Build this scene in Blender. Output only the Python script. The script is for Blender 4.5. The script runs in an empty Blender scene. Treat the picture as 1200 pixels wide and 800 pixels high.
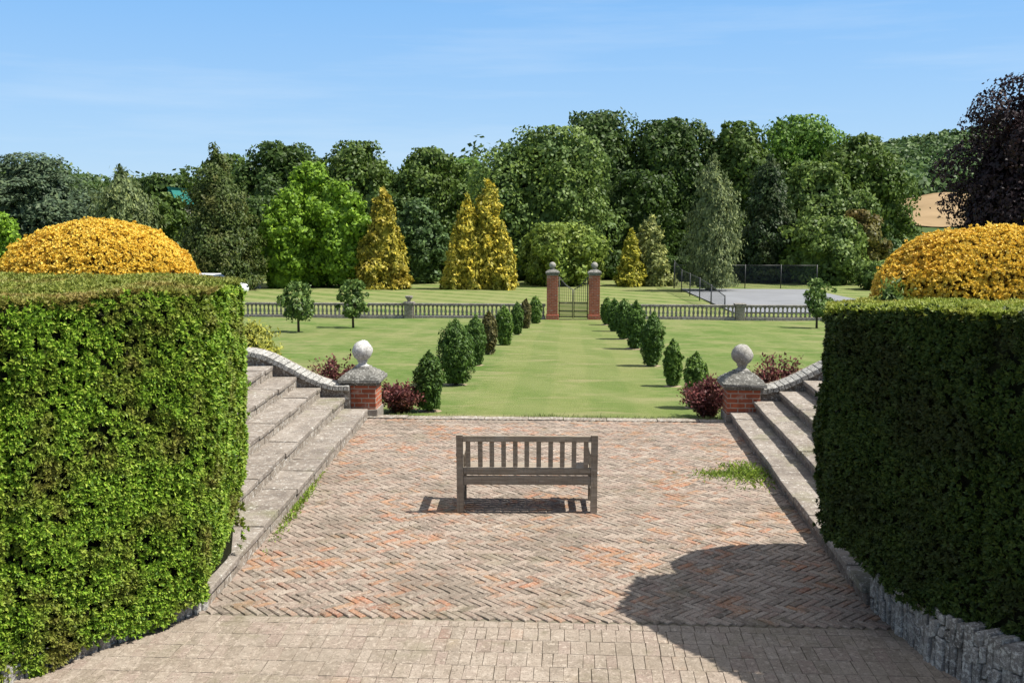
import bpy, bmesh, math, random
import numpy as np
from mathutils import Vector, Matrix

SC = bpy.context.scene
COL = SC.collection
rng = np.random.default_rng(7)
random.seed(7)
R = math.radians

# ------------------------------------------------------------------ layout
F = 1200.0; PITCH = math.atan(150 / 1200); CAMZ = 3.18
def ray(px, py):
    a = (px - 600) / F; b = -(py - 400) / F
    return a, math.cos(PITCH) + b * math.sin(PITCH), b * math.cos(PITCH) - math.sin(PITCH)
def atd(px, py, d):
    r = ray(px, py); t = d / r[1]
    return Vector((r[0] * t, d, CAMZ + r[2] * t))
T = R(3.3)                                    # the garden's axis is turned a little from the view
CT, ST = math.cos(T), math.sin(T)
AX0 = Vector((0.38 - 11.8 * ST / CT, 0.0))
def G(u, v, z=0.0):
    return Vector((AX0.x + u * CT + v * ST, AX0.y - u * ST + v * CT, z))
def inv(x, y):
    dx, dy = x - AX0.x, y - AX0.y
    return dx * CT - dy * ST, dx * ST + dy * CT
def lawn_z(v):
    xs = [-1e5, 15.8, 16.0, 46, 75, 110, 200, 1e5]
    zs = [-0.08, -0.08, -0.09, -1.55, -2.3, -2.6, -3.0, -3.0]
    return float(np.interp(v, xs, zs))
def on_lawn(px, py):
    r = ray(px, py); lo, hi = 5.0, 140.0
    for _ in range(60):
        m = (lo + hi) / 2; t = m / r[1]
        z = CAMZ + r[2] * t; v = inv(r[0] * t, m)[1]
        if z > lawn_z(v): lo = m
        else: hi = m
    t = lo / r[1]
    x = r[0] * t
    return Vector((x, lo, lawn_z(inv(x, lo)[1])))

# ------------------------------------------------------------------ tags
def tag(o, label=None, cat=None, group=None, kind=None):
    if label: o['label'] = label
    if cat: o['category'] = cat
    if group: o['group'] = group
    if kind: o['kind'] = kind
    return o
def thing(name, loc, label, cat, group=None, rz=0.0):
    o = bpy.data.objects.new(name, None); COL.objects.link(o)
    o.location = loc; o.rotation_euler = (0, 0, rz); o.empty_display_size = 0.2
    return tag(o, label, cat, group)
def link(name, me, mats, parent=None, loc=None):
    if not isinstance(mats, (list, tuple)): mats = [mats]
    for m in mats: me.materials.append(m)
    o = bpy.data.objects.new(name, me); COL.objects.link(o)
    if parent: o.parent = parent
    if loc is not None: o.location = loc
    return o

# ------------------------------------------------------------------ mesh helpers
class MB:
    def __init__(s): s.bm = bmesh.new()
    def box(s, x0, x1, y0, y1, z0, z1, bev=0.0, M=None, jit=0.0):
        g = bmesh.ops.create_cube(s.bm, size=1.0)['verts']
        bmesh.ops.scale(s.bm, vec=(x1 - x0, y1 - y0, z1 - z0), verts=g)
        bmesh.ops.translate(s.bm, vec=((x0 + x1) / 2, (y0 + y1) / 2, (z0 + z1) / 2), verts=g)
        if jit:
            for v in g: v.co += Vector([random.uniform(-jit, jit) for _ in range(3)])
        if M is not None: bmesh.ops.transform(s.bm, matrix=M, verts=g)
        if bev:
            ed = set(e for v in g for e in v.link_edges)
            bmesh.ops.bevel(s.bm, geom=list(ed), offset=bev, segments=2, affect='EDGES', profile=0.6)
        return s
    def tube(s, pts, rad, n=8, cap=True):
        pts = [Vector(p) for p in pts]
        if not isinstance(rad, (list, tuple)): rad = [rad] * len(pts)
        rings = []
        for i, p in enumerate(pts):
            d = (pts[min(i + 1, len(pts) - 1)] - pts[max(i - 1, 0)]).normalized()
            a = d.orthogonal().normalized(); b = d.cross(a)
            rings.append([s.bm.verts.new(p + (a * math.cos(q) + b * math.sin(q)) * rad[i])
                          for q in [2 * math.pi * k / n for k in range(n)]])
        # keep the rings from twisting
        for i in range(1, len(rings)):
            best = min(range(n), key=lambda k: (rings[i][k].co - pts[i] - (rings[i-1][0].co - pts[i-1])).length)
            rings[i] = rings[i][best:] + rings[i][:best]
        for r0, r1 in zip(rings, rings[1:]):
            for k in range(n):
                f = s.bm.faces.new((r0[k], r0[(k+1) % n], r1[(k+1) % n], r1[k])); f.smooth = True
        if cap:
            s.bm.faces.new(rings[0][::-1]); s.bm.faces.new(rings[-1])
        return s
    def lathe(s, prof, n=20, c=(0, 0, 0), smooth=True, rot=0.0):
        rings = []
        for r, z in prof:
            rings.append([s.bm.verts.new((c[0] + r * math.cos(rot + 2*math.pi*k/n), c[1] + r * math.sin(rot + 2*math.pi*k/n), c[2] + z)) for k in range(n)])
        for r0, r1 in zip(rings, rings[1:]):
            for k in range(n):
                f = s.bm.faces.new((r0[k], r0[(k+1) % n], r1[(k+1) % n], r1[k])); f.smooth = smooth
        s.bm.faces.new(rings[0][::-1]); s.bm.faces.new(rings[-1])
        return s
    def prism(s, poly, y0, y1):
        """poly of (x,z) extruded along y"""
        a = [s.bm.verts.new((x, y0, z)) for x, z in poly]; b = [s.bm.verts.new((x, y1, z)) for x, z in poly]
        n = len(poly)
        s.bm.faces.new(a); s.bm.faces.new(b[::-1])
        for k in range(n): s.bm.faces.new((a[k], b[k], b[(k+1) % n], a[(k+1) % n]))
        return s
    def slab(s, poly, z0, z1):
        a = [s.bm.verts.new((p[0], p[1], z0)) for p in poly]; b = [s.bm.verts.new((p[0], p[1], z1)) for p in poly]
        n = len(poly)
        s.bm.faces.new(a[::-1]); s.bm.faces.new(b)
        for k in range(n): s.bm.faces.new((a[k], a[(k+1) % n], b[(k+1) % n], b[k]))
        return s
    def mesh(s, name='m'):
        bmesh.ops.recalc_face_normals(s.bm, faces=s.bm.faces)
        me = bpy.data.meshes.new(name); s.bm.to_mesh(me); s.bm.free(); return me
    def obj(s, name, mats, parent=None, loc=None):
        return link(name, s.mesh(name), mats, parent, loc)

def np_mesh(name, V, Q, mat_idx=None, smooth=False):
    me = bpy.data.meshes.new(name)
    V = np.asarray(V, dtype=np.float32); Q = np.asarray(Q, dtype=np.int32)
    me.vertices.add(len(V)); me.vertices.foreach_set('co', V.ravel())
    k = Q.shape[1]
    me.loops.add(Q.size); me.loops.foreach_set('vertex_index', Q.ravel())
    me.polygons.add(len(Q)); me.polygons.foreach_set('loop_start', np.arange(0, Q.size, k, dtype=np.int32))
    if mat_idx is not None: me.polygons.foreach_set('material_index', np.asarray(mat_idx, dtype=np.int32))
    me.update(calc_edges=True); me.validate()
    return me

def unit(a): return a / (np.linalg.norm(a, axis=1, keepdims=True) + 1e-9)
def leaf_quads(P, N, L, W, along=None, jit=0.35):
    """diamond leaves at P, facing N; along = preferred long axis"""
    n = len(P)
    L = L * rng.uniform(0.65, 1.3, (n, 1)); W = W * rng.uniform(0.65, 1.3, (n, 1))
    N = unit(N)
    if along is None: A = rng.normal(size=(n, 3))
    else: A = along + rng.normal(size=(n, 3)) * jit
    t = unit(A - N * np.sum(A * N, axis=1, keepdims=True)); b = np.cross(N, t)
    sag = N * L * rng.uniform(-0.18, 0.18, (n, 1))
    V = np.stack([P - t * L / 2 + sag, P + b * W / 2 - sag * 0.3, P + t * L / 2 + sag, P - b * W / 2 - sag * 0.3], axis=1).reshape(-1, 3)
    return V, np.arange(4 * n, dtype=np.int32).reshape(-1, 4)
def sph(n):
    return unit(rng.normal(size=(n, 3)))

def _h(i, j, k, seed):
    n = (i * 374761393 + j * 668265263 + k * 1274126177 + seed * 974711) & 0x7fffffff
    n = ((n ^ (n >> 13)) * 1103515245) & 0x7fffffff
    return ((n ^ (n >> 16)) & 0xffff) / 65535.0
def vnoise(P, scale, seed=1):
    """smooth value noise 0..1 at points P; scale = cells per metre (number or 3 numbers)"""
    q = P * np.asarray(scale); f = np.floor(q).astype(np.int64); t = q - f; t = t * t * (3 - 2 * t)
    r = 0
    for a in (0, 1):
        for b in (0, 1):
            for c in (0, 1):
                w = (t[:, 0] if a else 1 - t[:, 0]) * (t[:, 1] if b else 1 - t[:, 1]) * (t[:, 2] if c else 1 - t[:, 2])
                r = r + w * _h(f[:, 0] + a, f[:, 1] + b, f[:, 2] + c, seed)
    return r

# ------------------------------------------------------------------ materials
class NT:
    def __init__(s, name):
        s.m = bpy.data.materials.new(name); s.m.use_nodes = True; s.t = s.m.node_tree
        s.t.nodes.clear(); s.out = s.n('ShaderNodeOutputMaterial')
    def n(s, ty, **kw):
        nd = s.t.nodes.new(ty)
        for k, v in kw.items(): setattr(nd, k, v)
        return nd
    def l(s, a, b): s.t.links.new(a, b)
    def coord(s, kind='Object', scale=1.0, sxyz=None, rot=None):
        tc = s.n('ShaderNodeTexCoord'); mp = s.n('ShaderNodeMapping')
        mp.inputs['Scale'].default_value = sxyz if sxyz else (scale,) * 3
        if rot: mp.inputs['Rotation'].default_value = rot
        s.l(tc.outputs[kind], mp.inputs['Vector']); return mp.outputs[0]
    def wpos(s, sxyz=(1, 1, 1), rot=(0, 0, 0)):
        g = s.n('ShaderNodeNewGeometry'); mp = s.n('ShaderNodeMapping')
        mp.inputs['Scale'].default_value = sxyz; mp.inputs['Rotation'].default_value = rot
        s.l(g.outputs['Position'], mp.inputs['Vector']); return mp.outputs[0]
    def noise(s, vec, scale, detail=4, rough=0.6, dist=0.0):
        t = s.n('ShaderNodeTexNoise'); t.inputs['Scale'].default_value = scale
        t.inputs['Detail'].default_value = detail; t.inputs['Roughness'].default_value = rough
        t.inputs['Distortion'].default_value = dist
        s.l(vec, t.inputs['Vector']); return t.outputs['Fac']
    def ramp(s, fac, stops, interp='LINEAR'):
        r = s.n('ShaderNodeValToRGB'); r.color_ramp.interpolation = interp
        e = r.color_ramp.elements
        while len(e) < len(stops): e.new(0.5)
        for el, (p, c) in zip(e, stops):
            el.position = p; el.color = (c, c, c, 1) if isinstance(c, (int, float)) else (*c, 1)
        s.l(fac, r.inputs[0]); return r.outputs[0]
    def mix(s, fac, a, b, mode='MIX'):
        m = s.n('ShaderNodeMix', data_type='RGBA', blend_type=mode)
        for i, v in ((0, fac), (6, a), (7, b)):
            if hasattr(v, 'is_linked') or hasattr(v, 'links'): s.l(v, m.inputs[i])
            else: m.inputs[i].default_value = v if i == 0 else (*v, 1)
        return m.outputs[2]
    def math(s, op, a, b=0.0):
        m = s.n('ShaderNodeMath', operation=op)
        for i, v in ((0, a), (1, b)):
            if hasattr(v, 'links'): s.l(v, m.inputs[i])
            else: m.inputs[i].default_value = v
        return m.outputs[0]
    def island(s): return s.n('ShaderNodeNewGeometry').outputs['Random Per Island']
    def bump(s, h, strength=0.3, dist=0.02):
        b = s.n('ShaderNodeBump'); b.inputs['Strength'].default_value = strength; b.inputs['Distance'].default_value = dist
        s.l(h, b.inputs['Height']); return b.outputs[0]
    def pbr(s, col, rough=0.8, nrm=None, spec=0.3, metal=0.0):
        p = s.n('ShaderNodeBsdfPrincipled')
        if hasattr(col, 'links'): s.l(col, p.inputs['Base Color'])
        else: p.inputs['Base Color'].default_value = (*col, 1)
        p.inputs['Roughness'].default_value = rough; p.inputs['Specular IOR Level'].default_value = spec
        p.inputs['Metallic'].default_value = metal
        if nrm: s.l(nrm, p.inputs['Normal'])
        s.l(p.outputs[0], s.out.inputs[0]); return p

def mat_leaf(name, cols, transl=0.28, rough=0.55, patch=None, pscale=0.5, spec=0.25):
    """cols: 3+ colours picked leaf by leaf; patch: colour of some shoots, in soft patches"""
    s = NT(name); k = len(cols)
    c = s.ramp(s.island(), [(i / (k - 1), q) for i, q in enumerate(cols)])
    if patch:
        f = s.ramp(s.noise(s.coord('Object'), pscale, 3), [(0.48, 0.0), (0.66, 0.75)])
        c = s.mix(f, c, patch)
    p = s.pbr(c, rough, spec=spec)
    tr = s.n('ShaderNodeBsdfTranslucent'); s.l(c, tr.inputs[0])
    mx = s.n('ShaderNodeMixShader'); mx.inputs[0].default_value = transl
    s.l(p.outputs[0], mx.inputs[1]); s.l(tr.outputs[0], mx.inputs[2]); s.l(mx.outputs[0], s.out.inputs[0])
    return s.m
def sc3(c, k): return tuple(x * k for x in c)
def leafset(c, lo=0.55, hi=1.5, warm=1.15):
    c = sc3(c, 1.28)
    return [sc3(c, lo), c, (c[0] * hi * warm, c[1] * hi, c[2] * hi * 0.85)]

def mat_plain(name, col, rough=0.7, var=0.25, scale=6.0, bump=0.15, spec=0.3, metal=0.0):
    s = NT(name); v = s.coord('Object')
    n = s.noise(v, scale, 6)
    c = s.ramp(n, [(0.3, sc3(col, 1 - var)), (0.7, sc3(col, 1 + var))])
    s.pbr(c, rough, s.bump(n, bump), spec, metal); return s.m

def mat_stone(name, base, dark, light, lich=(0.62, 0.61, 0.56), lich_amt=0.62, scale=3.0, bump=0.5, island=True, moss=None):
    s = NT(name); v = s.wpos()
    n1 = s.noise(v, scale, 8, 0.7); n2 = s.noise(v, scale * 6, 6, 0.7, 0.3); n3 = s.noise(v, scale * 14, 4, 0.7)
    c = s.ramp(n1, [(0.38, dark), (0.5, base), (0.6, light)])
    c = s.mix(s.ramp(s.noise(v, scale * 2.7, 5, 0.7), [(0.36, 0.65), (0.5, 0.0)]), c, sc3(dark, 0.7))
    if island:
        c = s.mix(0.4, c, s.ramp(s.island(), [(0, sc3(dark, 1.1)), (0.5, base), (1, light)]))
    if moss:
        c = s.mix(s.ramp(s.noise(v, 1.3, 5), [(0.55, 0.0), (0.7, 0.6)]), c, moss)
    c = s.mix(s.ramp(n2, [(lich_amt - 0.09, 0.0), (lich_amt + 0.01, 0.75)]), c, lich)
    c = s.mix(s.ramp(n3, [(0.34, 0.8), (0.44, 0.0)]), c, sc3(dark, 0.35))
    h = s.mix(0.5, s.ramp(n2, [(0, 0.0), (1, 1.0)]), s.ramp(n3, [(0, 0.0), (1, 1.0)]))
    s.pbr(c, 0.92, s.bump(h, bump, 0.02), 0.15); return s.m

def mat_brick(name, c1, c2, mortar, scale=1.0, white=True):
    s = NT(name)
    tc = s.n('ShaderNodeTexCoord'); sep = s.n('ShaderNodeSeparateXYZ'); s.l(tc.outputs['Object'], sep.inputs[0])
    cm = s.n('ShaderNodeCombineXYZ'); s.l(s.math('ADD', sep.outputs[0], sep.outputs[1]), cm.inputs[0]); s.l(sep.outputs[2], cm.inputs[1])
    b = s.n('ShaderNodeTexBrick'); s.l(cm.outputs[0], b.inputs['Vector'])
    b.inputs['Color1'].default_value = (*c1, 1); b.inputs['Color2'].default_value = (*c2, 1); b.inputs['Mortar'].default_value = (*mortar, 1)
    b.inputs['Scale'].default_value = 1.0 / scale; b.inputs['Brick Width'].default_value = 0.225; b.inputs['Row Height'].default_value = 0.075
    b.inputs['Mortar Size'].default_value = 0.008; b.inputs['Bias'].default_value = -0.1
    n = s.noise(tc.outputs['Object'], 9, 6, 0.7)
    c = s.mix(s.ramp(n, [(0.35, 0.55), (0.5, 0.0)]), b.outputs['Color'], sc3(c1, 0.4))
    if white: c = s.mix(s.ramp(s.noise(tc.outputs['Object'], 5, 5), [(0.6, 0.0), (0.7, 0.5)]), c, (0.42, 0.36, 0.3))
    h = s.math('SUBTRACT', n, b.outputs['Fac'])
    s.pbr(c, 0.9, s.bump(h, 0.5, 0.015), 0.2); return s.m

def mat_paving(name, cols, hot, hot_amt, dirt, jitter=.2, moss=(0.12, 0.125, 0.05), bloom=(0.42, 0.37, 0.30)):
    s = NT(name); v = s.wpos()
    g = s.n('ShaderNodeNewGeometry'); isl = g.outputs['Random Per Island']
    c = s.ramp(isl, [(i / (len(cols) - 1), q) for i, q in enumerate(cols)])
    # patches where the brick faces have worn through to the orange clay
    pn = s.noise(v, 1.25, 5, 0.65)
    rn = s.math('MULTIPLY', s.math('SUBTRACT', s.math('FRACT', s.math('MULTIPLY', isl, 17.3)), 0.5), jitter)
    f = s.ramp(s.math('ADD', pn, rn), [(hot_amt, 0.0), (hot_amt + 0.12, 0.8)])
    hc = s.ramp(s.math('FRACT', s.math('MULTIPLY', isl, 7.7)), [(0, hot), (0.5, (hot[0] * 0.95, hot[1] * 1.35, hot[2] * 1.4)), (1, (hot[0] * 0.75, hot[1] * 0.8, hot[2] * 0.9))])
    c = s.mix(f, c, hc)
    n1 = s.noise(v, 3.2, 6, 0.7); n2 = s.noise(v, 22, 6, 0.75, 0.2); n3 = s.noise(v, 60, 4, 0.7); n4 = s.noise(v, 0.8, 6, 0.65); n5 = s.noise(v, 9, 5, 0.7)
    c = s.mix(s.ramp(n1, [(0.5, 0.0), (0.62, 0.5)]), c, bloom)          # bleached bloom
    c = s.mix(s.ramp(n5, [(0.36, 0.6), (0.48, 0.0)]), c, sc3(dirt, 1.3))
    c = s.mix(s.ramp(n2, [(0.52, 0.0), (0.62, 0.6)]), c, sc3(bloom, 1.3))
    c = s.mix(s.ramp(n3, [(0.36, 0.75), (0.46, 0.0)]), c, dirt)
    c = s.mix(s.ramp(n4, [(0.52, 0.0), (0.64, 0.45)]), c, sc3(dirt, 1.5))
    c = s.mix(s.ramp(s.noise(v, 1.7, 5, .7), [(0.55, 0.0), (0.66, 0.4)]), c, moss)
    h = s.mix(0.5, s.ramp(n2, [(0, 0.0), (1, 1.0)]), s.ramp(n3, [(0, 0.0), (1, 1.0)]))
    s.pbr(c, 0.92, s.bump(h, 0.8, 0.015), 0.15); return s.m

def mat_lawn():
    s = NT('lawn_grass'); v = s.wpos()
    n1 = s.noise(v, 0.35, 6, 0.65); n2 = s.noise(v, 3.0, 6, 0.75); n3 = s.noise(s.wpos((40, 9, 20)), 1.0, 4, 0.8)
    c = s.ramp(n1, [(0.4, (0.088, 0.142, 0.031)), (0.5, (0.115, 0.167, 0.041)), (0.6, (0.157, 0.183, 0.065))])
    c = s.mix(s.ramp(n2, [(0.40, 0.4), (0.5, 0.0)]), c, (0.058, 0.104, 0.020))
    nb = s.noise(v, 0.11, 5, 0.6); c = s.mix(s.ramp(nb, [(0.46, 0.0), (0.6, 0.45)]), c, (0.19, 0.19, 0.075))
    nc = s.noise(v, 1.1, 6, 0.7); c = s.mix(s.ramp(nc, [(0.40, 0.6), (0.49, 0.0)]), c, (0.085, 0.14, 0.024))
    nd = s.noise(s.wpos((26, 26, 26)), 1.0, 3, 0.7); c = s.mix(s.ramp(nd, [(0.36, 0.5), (0.5, 0.0)]), c, (0.075, 0.115, 0.022))
    c = s.mix(s.ramp(n2, [(0.51, 0.0), (0.62, 0.5)]), c, (0.215, 0.209, 0.096))
    gx = s.n('ShaderNodeSeparateXYZ'); s.l(s.wpos((1, 1, 1), (0, 0, T)), gx.inputs[0])
    strip = s.math('ABSOLUTE', s.math('SUBTRACT', s.math('ADD', gx.outputs[0], s.math('MULTIPLY', n2, .5)), AX0.x + .55)); strip = s.ramp(s.math('DIVIDE', strip, 4.0), [(.36, .5), (.52, 0.0)])
    c = s.mix(strip, c, (0.155, 0.172, 0.055))
    w2 = s.n('ShaderNodeTexWave', wave_type='BANDS', bands_direction='X'); w2.inputs['Scale'].default_value = .21; w2.inputs['Distortion'].default_value = .5; w2.inputs['Detail'].default_value = 1.0
    s.l(s.wpos((1, 1, 1), (0, 0, T)), w2.inputs['Vector'])
    c = s.mix(s.math('MULTIPLY', s.ramp(w2.outputs['Fac'], [(.4, 0.0), (.6, 1.0)]), .3), c, (0.075, 0.125, 0.025))
    dry = s.noise(s.wpos((.55, 1.5, 1)), 1.0, 6, .65); c = s.mix(s.ramp(dry, [(.53, 0.0), (.63, .65)]), c, (0.225, 0.205, 0.10))
    # mown stripes: real bands of lighter and darker turf
    w = s.n('ShaderNodeTexWave', wave_type='BANDS', bands_direction='X'); w.inputs['Scale'].default_value = 0.13
    w.inputs['Distortion'].default_value = 0.4; w.inputs['Detail'].default_value = 1.0
    s.l(s.wpos((1, 1, 1), (0, 0, R(-38))), w.inputs['Vector'])
    sep = s.n('ShaderNodeSeparateXYZ'); s.l(v, sep.inputs[0])
    far = s.ramp(s.math('DIVIDE', sep.outputs[1], 100.0), [(0.44, 0.25), (0.49, 0.8)])
    c = s.mix(s.math('MULTIPLY', s.ramp(w.outputs['Fac'], [(0.35, 0.0), (0.75, 1.0)]), far), c, (0.191, 0.204, 0.079))
    h = s.mix(0.5, s.ramp(n3, [(0, 0.0), (1, 1.0)]), s.ramp(n2, [(0, 0.0), (1, 1.0)]))
    s.pbr(c, 0.9, s.bump(h, 0.7, 0.05), 0.1); return s.m

M = {}
M['lawn'] = mat_lawn()
M['joint'] = mat_plain('joint_soil', (0.15, 0.13, 0.095), 0.95, 0.5, 9, 0.4)
M['pave'] = mat_paving('worn_herringbone_brick', [(0.15, 0.122, 0.098), (0.25, 0.202, 0.162), (0.30, 0.243, 0.197), (0.24, 0.178, 0.143), (0.34, 0.282, 0.23), (0.195, 0.158, 0.127), (0.28, 0.203, 0.163)], (0.35, 0.14, 0.072), 0.55, (0.085, 0.07, 0.053), .28, (0.12, 0.108, 0.058), (0.345, 0.295, 0.242))
M['pave2'] = mat_paving('pale_worn_setts', [(0.215, 0.177, 0.138), (0.26, 0.213, 0.168), (0.28, 0.232, 0.185), (0.25, 0.193, 0.158), (0.30, 0.25, 0.202), (0.23, 0.19, 0.15)], (0.30, 0.18, 0.125), 0.62, (0.12, 0.098, 0.073), .2, (0.15, 0.135, 0.08), (0.36, 0.31, 0.255))
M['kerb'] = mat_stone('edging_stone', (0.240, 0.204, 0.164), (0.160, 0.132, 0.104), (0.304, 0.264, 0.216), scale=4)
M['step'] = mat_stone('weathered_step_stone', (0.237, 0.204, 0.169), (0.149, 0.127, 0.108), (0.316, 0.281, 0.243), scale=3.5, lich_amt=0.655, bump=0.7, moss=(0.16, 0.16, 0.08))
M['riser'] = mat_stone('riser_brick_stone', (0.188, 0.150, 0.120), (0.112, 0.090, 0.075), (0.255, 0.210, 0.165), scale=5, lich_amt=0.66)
M['flint'] = mat_stone('pale_flint_wall', (0.224, 0.208, 0.188), (0.112, 0.100, 0.088), (0.368, 0.352, 0.328), scale=6, lich_amt=0.58, bump=0.9)
M['coping'] = mat_stone('grey_coping_stone', (0.232, 0.223, 0.203), (0.128, 0.122, 0.110), (0.302, 0.290, 0.267), scale=6, lich_amt=0.58)
M['capstone'] = mat_stone('lichened_cap_stone', (0.145, 0.140, 0.123), (0.068, 0.066, 0.058), (0.230, 0.221, 0.196), lich=(0.62, 0.61, 0.56), lich_amt=0.63, scale=5)
M['ball'] = mat_stone('lichened_ball_stone', (0.357, 0.348, 0.323), (0.204, 0.196, 0.178), (0.476, 0.468, 0.442), lich=(0.66, 0.65, 0.62), lich_amt=0.57, scale=5)
M['ball2'] = mat_stone('weathered_ball_stone', (0.272, 0.256, 0.224), (0.136, 0.128, 0.108), (0.360, 0.344, 0.312), lich=(0.58, 0.57, 0.53), lich_amt=0.63, scale=7)
M['brick'] = mat_brick('red_pier_brick', (0.38, 0.105, 0.05), (0.26, 0.075, 0.042), (0.36, 0.30, 0.24))
M['gatebrick'] = mat_brick('gate_pillar_brick', (0.4, 0.115, 0.06), (0.31, 0.09, 0.055), (0.36, 0.26, 0.21))
M['iron'] = mat_plain('dark_iron', (0.03, 0.032, 0.034), 0.5, 0.3, 10, 0.1, 0.5)
M['rail'] = mat_stone('dark_rail_stone', (0.18, 0.16, 0.135), (0.10, 0.09, 0.077), (0.25, 0.225, 0.19), scale=4, island=False)
M['baluster'] = mat_stone('baluster_stone', (0.27, 0.245, 0.205), (0.17, 0.15, 0.125), (0.36, 0.33, 0.28), scale=4, island=False)
M['plinth'] = mat_stone('pale_plinth_stone', (0.255, 0.225, 0.203), (0.180, 0.158, 0.143), (0.315, 0.285, 0.262), scale=3)
M['bark'] = mat_plain('bark', (0.07, 0.055, 0.04), 0.95, 0.4, 4, 0.6)
M['palebark'] = mat_plain('pale_bark', (0.25, 0.235, 0.21), 0.9, 0.4, 4, 0.5)
M['soil'] = mat_plain('bare_soil', (0.27, 0.21, 0.135), 0.95, 0.35, 7, 0.5)
M['court'] = mat_plain('tennis_court_surface', (0.180, 0.187, 0.197), 0.9, 0.12, 0.7, 0.1)
M['white'] = mat_plain('white_line', (0.7, 0.7, 0.68), 0.8, 0.06, 4, 0.02)

def mat_wood():
    s = NT('weathered_teak'); v = s.coord('Object')
    g = s.n('ShaderNodeTexCoord')
    n = s.noise(s.coord('Object', sxyz=(3.5, 40, 40)), 1.0, 6, 0.7, 0.4); n2 = s.noise(v, 5, 5)
    n3 = s.noise(s.coord('Object', sxyz=(60, 60, 5)), 1.0, 5, 0.7)
    c = s.ramp(n, [(0.3, (0.172, 0.139, 0.105)), (0.55, (0.275, 0.229, 0.176)), (0.75, (0.446, 0.388, 0.314))])
    c = s.mix(s.ramp(n2, [(0.5, 0.0), (0.72, 0.6)]), c, (0.26, 0.25, 0.22))
    c = s.mix(s.ramp(n3, [(0.32, 0.5), (0.45, 0.0)]), c, (0.07, 0.055, 0.04))
    s.pbr(c, 0.85, s.bump(n, 0.35, 0.008), 0.2); return s.m
M['wood'] = mat_wood()

# ------------------------------------------------------------------ ground
def ground():
    vs = np.concatenate([np.linspace(-40, 14, 10), np.linspace(15.6, 16.4, 4), np.linspace(17, 50, 34), np.linspace(52, 110, 30), [130, 160, 200, 280, 400, 700, 1200, 2500]])
    us = np.concatenate([[-2500, -1200, -600, -300, -150, -100], np.linspace(-70, 70, 71), [100, 150, 300, 600, 1200, 2500]])
    V = []; 
    for v in vs:
        for u in us:
            bump = 0.03 * math.sin(u * 0.7 + v * 0.31) * math.sin(v * 0.23 + 1.1) if v > 18 else 0
            V.append(G(u, v, lawn_z(v) + bump))
    nu = len(us); Q = [(j*nu+i, j*nu+i+1, (j+1)*nu+i+1, (j+1)*nu+i) for j in range(len(vs)-1) for i in range(nu-1)]
    me = np_mesh('lawn', np.array([tuple(p) for p in V]), np.array(Q))
    for p in me.polygons: p.use_smooth = True
    tag(link('lawn', me, M['lawn']), kind='structure')
ground()

# far hills: a wooded rise to the right, a low ridge to the left
SKY = [(-900, 203), (-200, 195), (60, 193), (130, 198), (200, 205), (320, 215), (900, 215), (980, 188), (1040, 164), (1080, 157), (1120, 150), (1300, 136), (1700, 130), (2600, 150)]
def hill_h(px, d):
    top = (250 - np.interp(px, [a for a, _ in SKY], [b for _, b in SKY])) / 100.0
    s = np.interp(d, [230, 290, 300, 380, 520, 700, 900, 1400], [-4, -3, 0.4, 9, 34, 60, 55, -5])
    return np.where(s > 0, s * top - 7 * np.clip((s - 9) / 20, 0, 1), s)
def hills():
    pxs = np.linspace(-900, 2600, 141); ds = np.concatenate([np.linspace(230, 900, 40), np.linspace(950, 1400, 6)])
    V = [((px - 600) / 1200 * d, d, float(hill_h(px, d)) + 1.2 * math.sin(px * .05) * math.sin(d * .03)) for d in ds for px in pxs]
    n = len(pxs); Q = [(j*n+i, j*n+i+1, (j+1)*n+i+1, (j+1)*n+i) for j in range(len(ds)-1) for i in range(n-1)]
    me = np_mesh('hills', np.array(V), np.array(Q))
    for p in me.polygons: p.use_smooth = True
    s = NT('hill_pasture'); nn = s.noise(s.wpos(), 0.02, 6, 0.7)
    s.pbr(s.ramp(nn, [(0.35, (0.035, 0.06, 0.02)), (0.6, (0.07, 0.1, 0.035)), (0.75, (0.14, 0.15, 0.06))]), 0.95, spec=0.05)
    tag(link('hills', me, s.m), kind='structure')
    # the cut field on the slope
    V = []; pxs = np.linspace(1040, 1175, 12); ds = np.linspace(296, 382, 8)
    for d in ds:
        for px in pxs: V.append(((px - 600) / 1200 * d, d, float(hill_h(px, d)) + 1.2 * math.sin(px * .05) * math.sin(d * .03) + 0.9))
    n = len(pxs); Q = [(j*n+i, j*n+i+1, (j+1)*n+i+1, (j+1)*n+i) for j in range(len(ds)-1) for i in range(n-1)]
    s = NT('cut_straw'); s.pbr(s.ramp(s.noise(s.wpos(), 0.08, 6), [(0.35, (0.231, 0.164, 0.090)), (0.65, (0.294, 0.210, 0.119))]), 0.95, spec=0.05)
    tag(link('stubble_field', np_mesh('stubble_field', np.array(V), np.array(Q)), s.m), kind='structure')
hills()

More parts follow.
